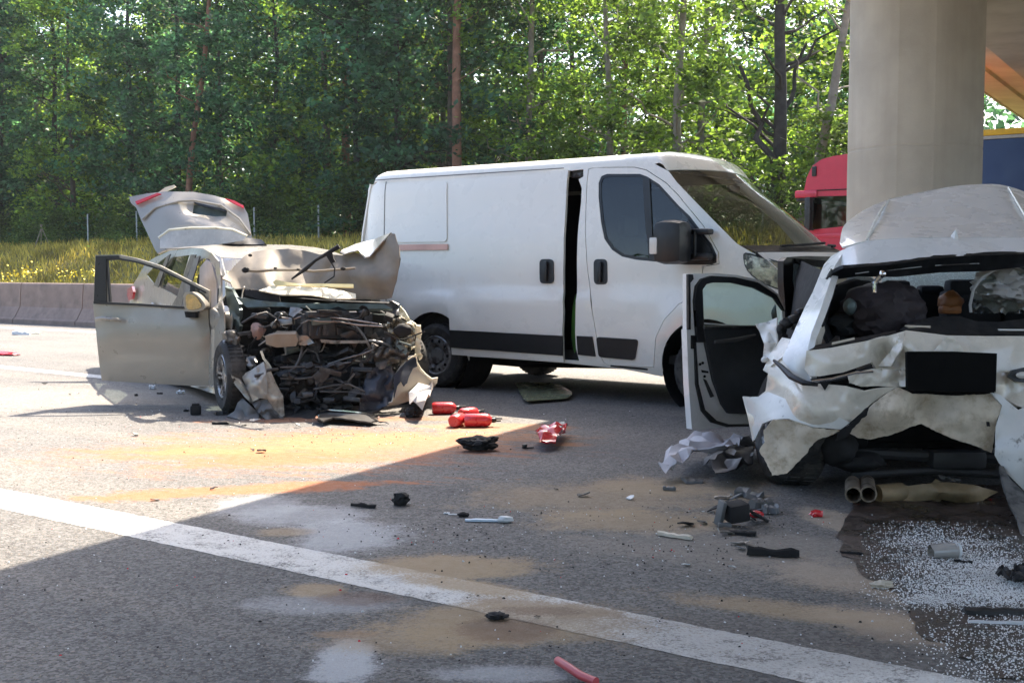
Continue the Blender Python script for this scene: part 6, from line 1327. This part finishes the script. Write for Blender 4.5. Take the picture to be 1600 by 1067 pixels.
def slab(px, py, d, rz, m, name, label, cat, z=0., tilt=(0, 0), bev=.006, group=None):
    rr = random.Random(int(px * 3 + py)); V = []; Fc = []; ns = 7; n_ = 6
    for i in range(ns + 1):
        t = i / ns - .5; wv = 1 + rr.uniform(-.22, .12); hv = 1 + rr.uniform(-.25, .2); by = d[1] * .35 * noise.noise(Vector((t * 2.2, px, py)))
        for y_, z_ in ((-.5, .05), (-.42, .8), (-.1, 1), (.3, .9), (.5, .35), (.45, 0)):
            V.append((t * d[0] + (rr.uniform(-.04, .04) * d[0] if i in (0, ns) else 0), y_ * d[1] * wv + by, .003 + z_ * d[2] * hv))
    for i in range(ns):
        for j in range(n_): a_ = i * n_ + j; b_ = i * n_ + (j + 1) % n_; Fc.append((a_, a_ + n_, b_ + n_, b_))
    Fc += [tuple(range(n_)), tuple(range(ns * n_, ns * n_ + n_))[::-1]]
    o = mesh(name, V, Fc, m, None, True, 30); o.location = G(px, py) + Vector((0, 0, z)); o.rotation_euler = (tilt[0], tilt[1], rz); tag(o, label, cat, group); return o
M_PGR = mat('grey_plastic', (.10, .105, .11), .5, var=.2); M_WPL = mat('pale_plastic', (.55, .58, .60), .35, var=.12); M_PBLUE = mat('pale_blue_plastic', (.45, .56, .66), .35)
slab(1082, 754, (.11, .08, .02), .3, M_PGR, 'plastic_plate', 'flat grey plastic plate at the front of the silver grey jacket', 'plastic piece', .0, (.15, .1))
slab(1046, 766, (.07, .03, .02), -.2, M_PGR, 'plastic_piece', 'small grey plastic piece left of the black parts pile', 'plastic piece')
e = empty('control_unit', G(1150, 822), 'black electronics box with torn bracket on the asphalt near the white wreck', 'car part')
mb = MB(); mb.box((0, 0, .07), (.10, .09, .085), None, .01, (.1, -.1, .3)); mesh('box_housing', mb.V, mb.F, M_BLKM, e); mb = MB(); mb.box((-.075, -.01, .065), (.02, .05, .12), None, .004, (.2, .1, .4)); mb.box((-.06, -.04, .015), (.06, .03, .02), None, .004); mesh('bracket', mb.V, mb.F, M_PGR, e); mb = MB(); mb.tube([(.05, 0, .08), (.11, -.03, .05), (.15, .02, .02)], .008); mesh('cable', mb.V, mb.F, M_BLK, e)
slab(1160, 836, (.12, .03, .02), -.35, M_BLKM, 'plastic_strip', 'short black plastic strip in front of the electronics box', 'plastic piece', 0, (.1, 0))
slab(1170, 776, (.13, .09, .035), -.5, M_PGR, 'plastic_housing', 'grey ribbed plastic housing behind the electronics box', 'plastic piece', 0, (.2, .15)); slab(1188, 795, (.10, .07, .05), .3, M_GREYP, 'plastic_bracket', 'grey broken plastic bracket right of the electronics box', 'plastic piece', 0, (.1, .1)); slab(1203, 802, (.07, .07, .04), .1, M_PGR, 'plastic_square', 'dark grey square plastic cap at the right end of the parts pile', 'plastic piece')
mb = MB(); mb.blob((0, 0, .015), (.035, .02, .015), 3, .4); on_ground(mb, 'red_shard', M_REDL, 1181, 808, 'small red lens shard in the pile of grey parts', 'lens shard')
mb = MB(); mb.blob((0, 0, .015), (.03, .018, .016), 5, .5); on_ground(mb, 'red_shard', M_REDL, 1276, 807, 'red lens shard on the sandy strip beside the oil puddle', 'lens shard')
slab(1055, 840, (.165, .03, .018), -.62, M_FRAME, 'wooden_splinter', 'pale flat splinter lying across the sandy asphalt', 'splinter'); slab(1207, 869, (.21, .035, .035), -.16, M_BLKM, 'trim_strip', 'black straight trim strip on the asphalt left of the puddle', 'trim')
slab(567, 793, (.13, .02, .02), -.22, M_BLKM, 'black_clip', 'thin black bent clip on the shaded asphalt', 'clip', 0, (0, .05)); mb = MB(); mb.blob((0, 0, .03), (.036, .03, .03), 8, .55, 2.2, 3, flat=0); on_ground(mb, 'black_lump', M_BLKM, 626, 789, 'round black lump standing alone on the shaded asphalt', 'debris')
slab(755, 815, (.17, .03, .012), -.08, M_PBLUE, 'plastic_strip', 'pale blue plastic strip lying flat on the shaded asphalt', 'plastic piece'); mb = MB(); mb.blob((0, 0, .015), (.035, .02, .015), 8, .3); on_ground(mb, 'strip_end', M_WPL, 789, 816, 'glassy white clip at the right end of the pale blue strip', 'clip')
mb = MB(); mb.blob((0, 0, .01), (.025, .015, .012), 9, .4); on_ground(mb, 'black_chip', M_BLKM, 724, 807, 'black chip at the left end of the pale blue strip', 'chip'); slab(710, 805, (.06, .012, .006), -.1, M_WPL, 'white_shard', 'thin white shard left of the pale blue strip', 'shard'); slab(698, 803, (.03, .02, .006), .1, M_WPL, 'white_chip', 'small white chip left of the thin white shard', 'shard')
# near edge and puddle items
mb = MB(); mb.tube([(-.012, .09, .02), (.0, .05, .025), (.02, .01, .025), (.05, -.04, .02), (.09, -.09, .02)], .013, 10); on_ground(mb, 'red_tube', mat('red_plastic_tube', (.45, .07, .08), .35), 880, 1058, 'red curved plastic tube at the bottom edge of the picture', 'tube')
mb = MB(); mb.blob((0, 0, .012), (.030, .022, .010), 4, .6, 3, 3, flat=0); on_ground(mb, 'black_fragments', M_BLKM, 776, 967, 'small heap of black fragments on the white lane line', 'debris')
e = empty('crushed_cup', G(1473, 872), 'crushed clear plastic cup lying among white granules', 'cup'); e.rotation_euler = (0, 0, .2)
mb = MB(); pr = [(.026, -.055), (.034, .05), (.036, .055), (.033, .05), (.025, -.052)]; mb.lathe(pr, 20, Matrix.Translation((0, 0, .03)) @ Matrix.Rotation(R(90), 4, 'Y')); mb.V = [(x, y, z * (1 + .25 * noise.noise(Vector((x * 40, y * 40, 1))))) for x, y, z in mb.V]; mesh('cup_wall', mb.V, mb.F, mat('clear_cup_plastic', (.35, .34, .32), .15, coat=.5), e)
mb = MB(); mb.lathe([(.033, -.01), (.036, 0), (.033, .01), (.03, 0)], 20, Matrix.Translation((.06, 0, .032)) @ Matrix.Rotation(R(90), 4, 'Y'), True); mesh('cup_rim', mb.V, mb.F, M_WPL, e)
slab(1505, 880, (.07, .015, .012), -.6, M_BLKM, 'plastic_strip', 'thin dark strip right of the crushed cup', 'plastic piece')
ground_sheet('torn_seal', [(1554, 906), (1566, 904), (1576, 908), (1600, 895), (1625, 900), (1620, 918), (1585, 922), (1572, 914)], .01, M_BLKM, 'black torn rubber seal at the right edge on the granules', 'seal', .012, .05, .06, 7)
slab(1560, 960, (.24, .04, .025), -.05, M_DK, 'trim_strip', 'dark trim strip lying in the oil puddle at right', 'trim', 0, (.1, 0)); slab(1562, 975, (.20, .02, .01), -.12, M_WPL, 'pale_strip', 'narrow pale strip at the near side of the puddle', 'trim')
slab(1330, 866, (.09, .012, .010), -.4, M_BLKM, 'thin_splinter', 'thin black splinter at the left edge of the oil puddle', 'splinter'); mb = MB(); mb.blob((0, 0, .012), (.035, .02, .014), 6, .6, 3, 3); on_ground(mb, 'torn_foil', M_FRAME, 1379, 918, 'torn beige foil scrap at the edge of the oil puddle', 'scrap')
ground_sheet('loose_bumper_strip', [(494, 662), (498, 653), (512, 651.5), (572, 656), (592, 663), (580, 667), (520, 663), (505, 667)], .02, mat('strip_dark', (.03, .028, .027), .4), 'dark curved bumper strip with bright edge lying before the silver wreck', 'trim', .012, .012, .2, 5, .03)
mb = MB(); mb.tube([G(a, b) + Vector((0, 0, .06)) for a, b in ((495, 664), (499, 654), (512, 652), (540, 653.5), (572, 657), (592, 664))], .011, 7); o = mb.obj('strip_edge', M_CHROME); s_ = bpy.data.objects['loose_bumper_strip']; o.data.transform(Matrix.Translation(-s_.location)); o.parent = s_
cloth('white_bag', [(636, 640), (652, 622), (668, 618), (678, 636), (674, 650), (664, 660), (650, 658), (640, 652)], mat('white_crumpled_foil', (.42, .40, .38), .6, bump=.3, bs=30), 'crumpled whitish plastic bag at the right foot of the silver wreck', 'bag', .10, 8, .07)
mb = MB(); mb.blob((0, 0, .04), (.06, .05, .04), 9, .6, 2.5, 3, flat=0.); on_ground(mb, 'black_part', M_BLKM, 646, 652, 'black broken part in front of the whitish bag', 'car part')
mb = MB(); mb.box((0, 0, .04), (.085, .07, .075), None, .012); mb.box((0, 0, .085), (.06, .05, .02), None, .006); on_ground(mb, 'black_box', M_BLKM, 306, 648, 'small black box standing in the shadow under the silver car door', 'car part', rz=.2)
slab(291, 643, (.045, .03, .015), .1, M_BLKM, 'black_chip', 'flat black chip left of the small black box', 'chip')
slab(238, 608, (.06, .05, .04), .3, M_WPL, 'white_shard', 'white shard in the shade below the silver car door', 'shard'); slab(282, 615, (.07, .05, .03), .6, M_WPL, 'white_shard', 'second white shard below the silver car door, nearer the wheel', 'shard'); slab(250, 616, (.05, .03, .015), -.2, M_BLKM, 'black_chip', 'black chip between the two white shards', 'chip'); slab(213, 619, (.03, .025, .02), 0, M_BLKM, 'black_chip', 'black chip left of the white shards', 'chip')
slab(345, 663, (.13, .04, .02), .05, M_BLKM, 'black_strip', 'black strip at the foot of the silver car front wheel', 'trim'); slab(345, 648, (.1, .06, .03), .5, M_BLK, 'black_strip', 'bent black strip touching the silver car tyre', 'trim')
slab(35, 523, (.30, .2, .08), .1, M_WPL, 'white_scrap', 'crumpled white scrap on the sunlit far lane', 'scrap', 0, (.1, .1), .03); slab(52, 522, (.25, .15, .05), .2, M_CREAM, 'cream_scrap', 'cream scrap right of the white scrap on the far lane', 'scrap', 0, (.1, .1), .02)
mb = MB(); mb.blob((0, 0, .02), (.22, .1, .03), 4, .5, 2, 3, flat=0); on_ground(mb, 'red_scrap', mat('red_scrap', (.55, .03, .05), .5), 6, 555, 'flat red scrap at the left edge of the picture on the far lane', 'scrap', rz=-.3)
def shard(px, py, sz, m, name, label, cat, group=None, seed=0, thick=.12, tilt=.25):
    rr = random.Random(seed * 13 + int(px)); n_ = rr.randint(5, 8); lp = []
    for q in range(n_): a = (q + rr.uniform(-.3, .3)) / n_ * 6.283; k = rr.uniform(.35, 1.1); lp.append((math.cos(a) * sz * k, math.sin(a) * sz * k * .6))
    v2, T = tri2d([dens(lp, sz * .35)], sz * .35, rr); t1, t2 = rr.uniform(-tilt, tilt), rr.uniform(-tilt, tilt)
    V = [Vector((c.x, c.y, .25 * sz * noise.noise(Vector((c.x / sz * 1.3, c.y / sz * 1.3, px))) + c.x * t1 + c.y * t2)) for c in v2]; zm = min(v.z for v in V); V = [v - Vector((0, 0, zm - sz * thick - .003)) for v in V]
    V, Fc = thicken(V, T, sz * thick, Vector((0, 0, 9))); o = mesh(name, V, Fc, m, None, False); o.location = G(px, py); o.rotation_euler = (0, 0, rr.uniform(-1, 1)); tag(o, label, cat, group); return o
rq = random.Random(9); MSH = [M_PGR, M_BLKM, M_GREYP, M_BLK, M_PGR, M_METAL]
for q in range(16):
    px, py = ((1160, 780), (1185, 800), (1150, 815), (1170, 840), (1135, 800))[q % 5]; shard(px + rq.gauss(0, 14), py + rq.gauss(0, 10), rq.uniform(.03, .075), rq.choice(MSH), 'plastic_fragment', 'jagged grey or black plastic fragment in the parts pile beside the white wreck', 'fragment', 'jagged fragments in the parts pile', q, .1, .6)
for q in range(12):
    shard(350 + rq.uniform(0, 290), rq.uniform(650, 668), rq.uniform(.02, .06), rq.choice(MSH), 'plastic_fragment', 'jagged dark fragment lying under the nose of the silver wreck', 'fragment', 'jagged fragments under the silver wreck', 40 + q, .1, .5)
for (px, py, w_, lb_) in ((408, 707, .05, 'black scrap on the middle of the orange sand'), (395, 705, .03, 'tiny black scrap left of the scrap on the orange sand'), (333, 765, .03, 'black crumb at the near end of the sand streak'), (240, 782, .035, 'dark reddish chip on the sunlit asphalt near the lane line'), (210, 681, .05, 'brown flat scrap on the sunlit asphalt below the door shadow'), (110, 617, .04, 'dark crumb on the sunlit asphalt left of the silver car door'), (70, 600, .05, 'dark chip on the sunlit asphalt near the second lane line'), (910, 776, .06, 'thin brown splinter on the sandy asphalt'), (985, 780, .07, 'thin red and white splinter on the sandy asphalt'), (868, 765, .03, 'dark crumb left of the brown splinter'), (1072, 822, .06, 'dark flat chip right of the pale splinter'), (1100, 818, .05, 'brown chip near the electronics box'), (895, 888, .03, 'black crumb alone on the asphalt beyond the white line'), (1072, 884, .04, 'white flat chip on the asphalt near the black trim strip'), (1142, 888, .04, 'white crumb left of the black trim strip'), (840, 965, .03, 'dark crumb at the sand on the white line')):
    shard(px, py, w_ * (.6 if 'white' in lb_ else .9), M_WPL if 'white' in lb_ and 'line' not in lb_ else (M_RUST if ('brown' in lb_ or 'red' in lb_) else M_BLKM), 'debris_chip', lb_, 'chip', None, 3)
# small crumbs and broken safety glass, uncountable
def scatter(name, m, n_, seed, fpos, s0_, s1_, label):
    r = np.random.default_rng(seed); V = []; T = []
    for q in range(n_):
        x, y = fpos(r); a = r.uniform(0, 6.28); s_ = r.uniform(s0_, s1_); h = s_ * r.uniform(.4, 1.0); l_ = s_ * r.uniform(1, 2.2); kk = len(V); ca, sa = math.cos(a), math.sin(a)
        b = [(-l_, -s_, 0), (l_, -s_ * .7, 0), (l_ * .8, s_, 0), (-l_ * .6, s_ * .8, 0), (-l_ * .5, -s_ * .4, h), (l_ * .6, -s_ * .3, h), (l_ * .5, s_ * .5, h), (-l_ * .4, s_ * .4, h)]
        V += [(x + (u * ca - v * sa) / 2, y + (u * sa + v * ca) / 2, z + .005) for u, v, z in b]
        T += [tuple(kk + i for i in f) for f in ((4, 5, 6, 7), (0, 1, 5, 4), (1, 2, 6, 5), (2, 3, 7, 6), (3, 0, 4, 7))]
    return tag(fast(name, V, T, m), label, name.replace('_', ' '), kind='stuff')
blobs = [((1450, 838), 60, 16, 1.1), ((1500, 872), 70, 26, 1.6), ((1560, 900), 60, 26, 1.6), ((1480, 920), 70, 22, 1.6), ((1455, 940), 36, 9, 1.2), ((1560, 935), 70, 16, 1.2), ((1600, 920), 60, 40, 1.2), ((1580, 1030), 60, 30, .35), ((1540, 1050), 50, 20, .3), ((1420, 870), 60, 40, .45), ((1600, 985), 50, 30, .4), ((1500, 1000), 60, 30, .25)]
wt = np.array([b[3] * b[1] * b[2] for b in blobs]); wt = wt / wt.sum()
def pw(r):
    while True:
        b = blobs[r.choice(len(blobs), p=wt)]; x = b[0][0] + r.normal(0, 1) * b[1] * .75; y = b[0][1] + r.normal(0, 1) * b[2] * .75
        if y > 815 and x > 1345 and x < 1750: q = G(x, y); return q.x, q.y
scatter('white_granules', mat('white_absorbent', (.70, .71, .70), .5), 15000, 2, pw, .0014, .0044, 'white absorbent granules strewn over the oil puddle')
def pg(r):
    if r.random() < .5:
        c = [(470, 655), (610, 665), (900, 790), (1130, 800), (1050, 850), (700, 820), (250, 640)][r.integers(7)]; x = c[0] + r.normal(0, 90); y = c[1] + abs(r.normal(0, 26))
    else: x = r.uniform(-20, 1560); y = 600 + 440 * r.random() ** 1.7
    q = G(x, max(560, y)); return q.x, q.y
scatter('dark_crumbs', M_BLKM, 900, 3, pg, .002, .007, 'dark plastic crumbs strewn over the road')
scatter('glass_crumbs', M_WPL, 600, 4, pg, .002, .006, 'pale broken glass crumbs strewn over the road')
scatter('red_crumbs', M_REDL, 90, 5, pg, .002, .007, 'red lens crumbs strewn over the road')
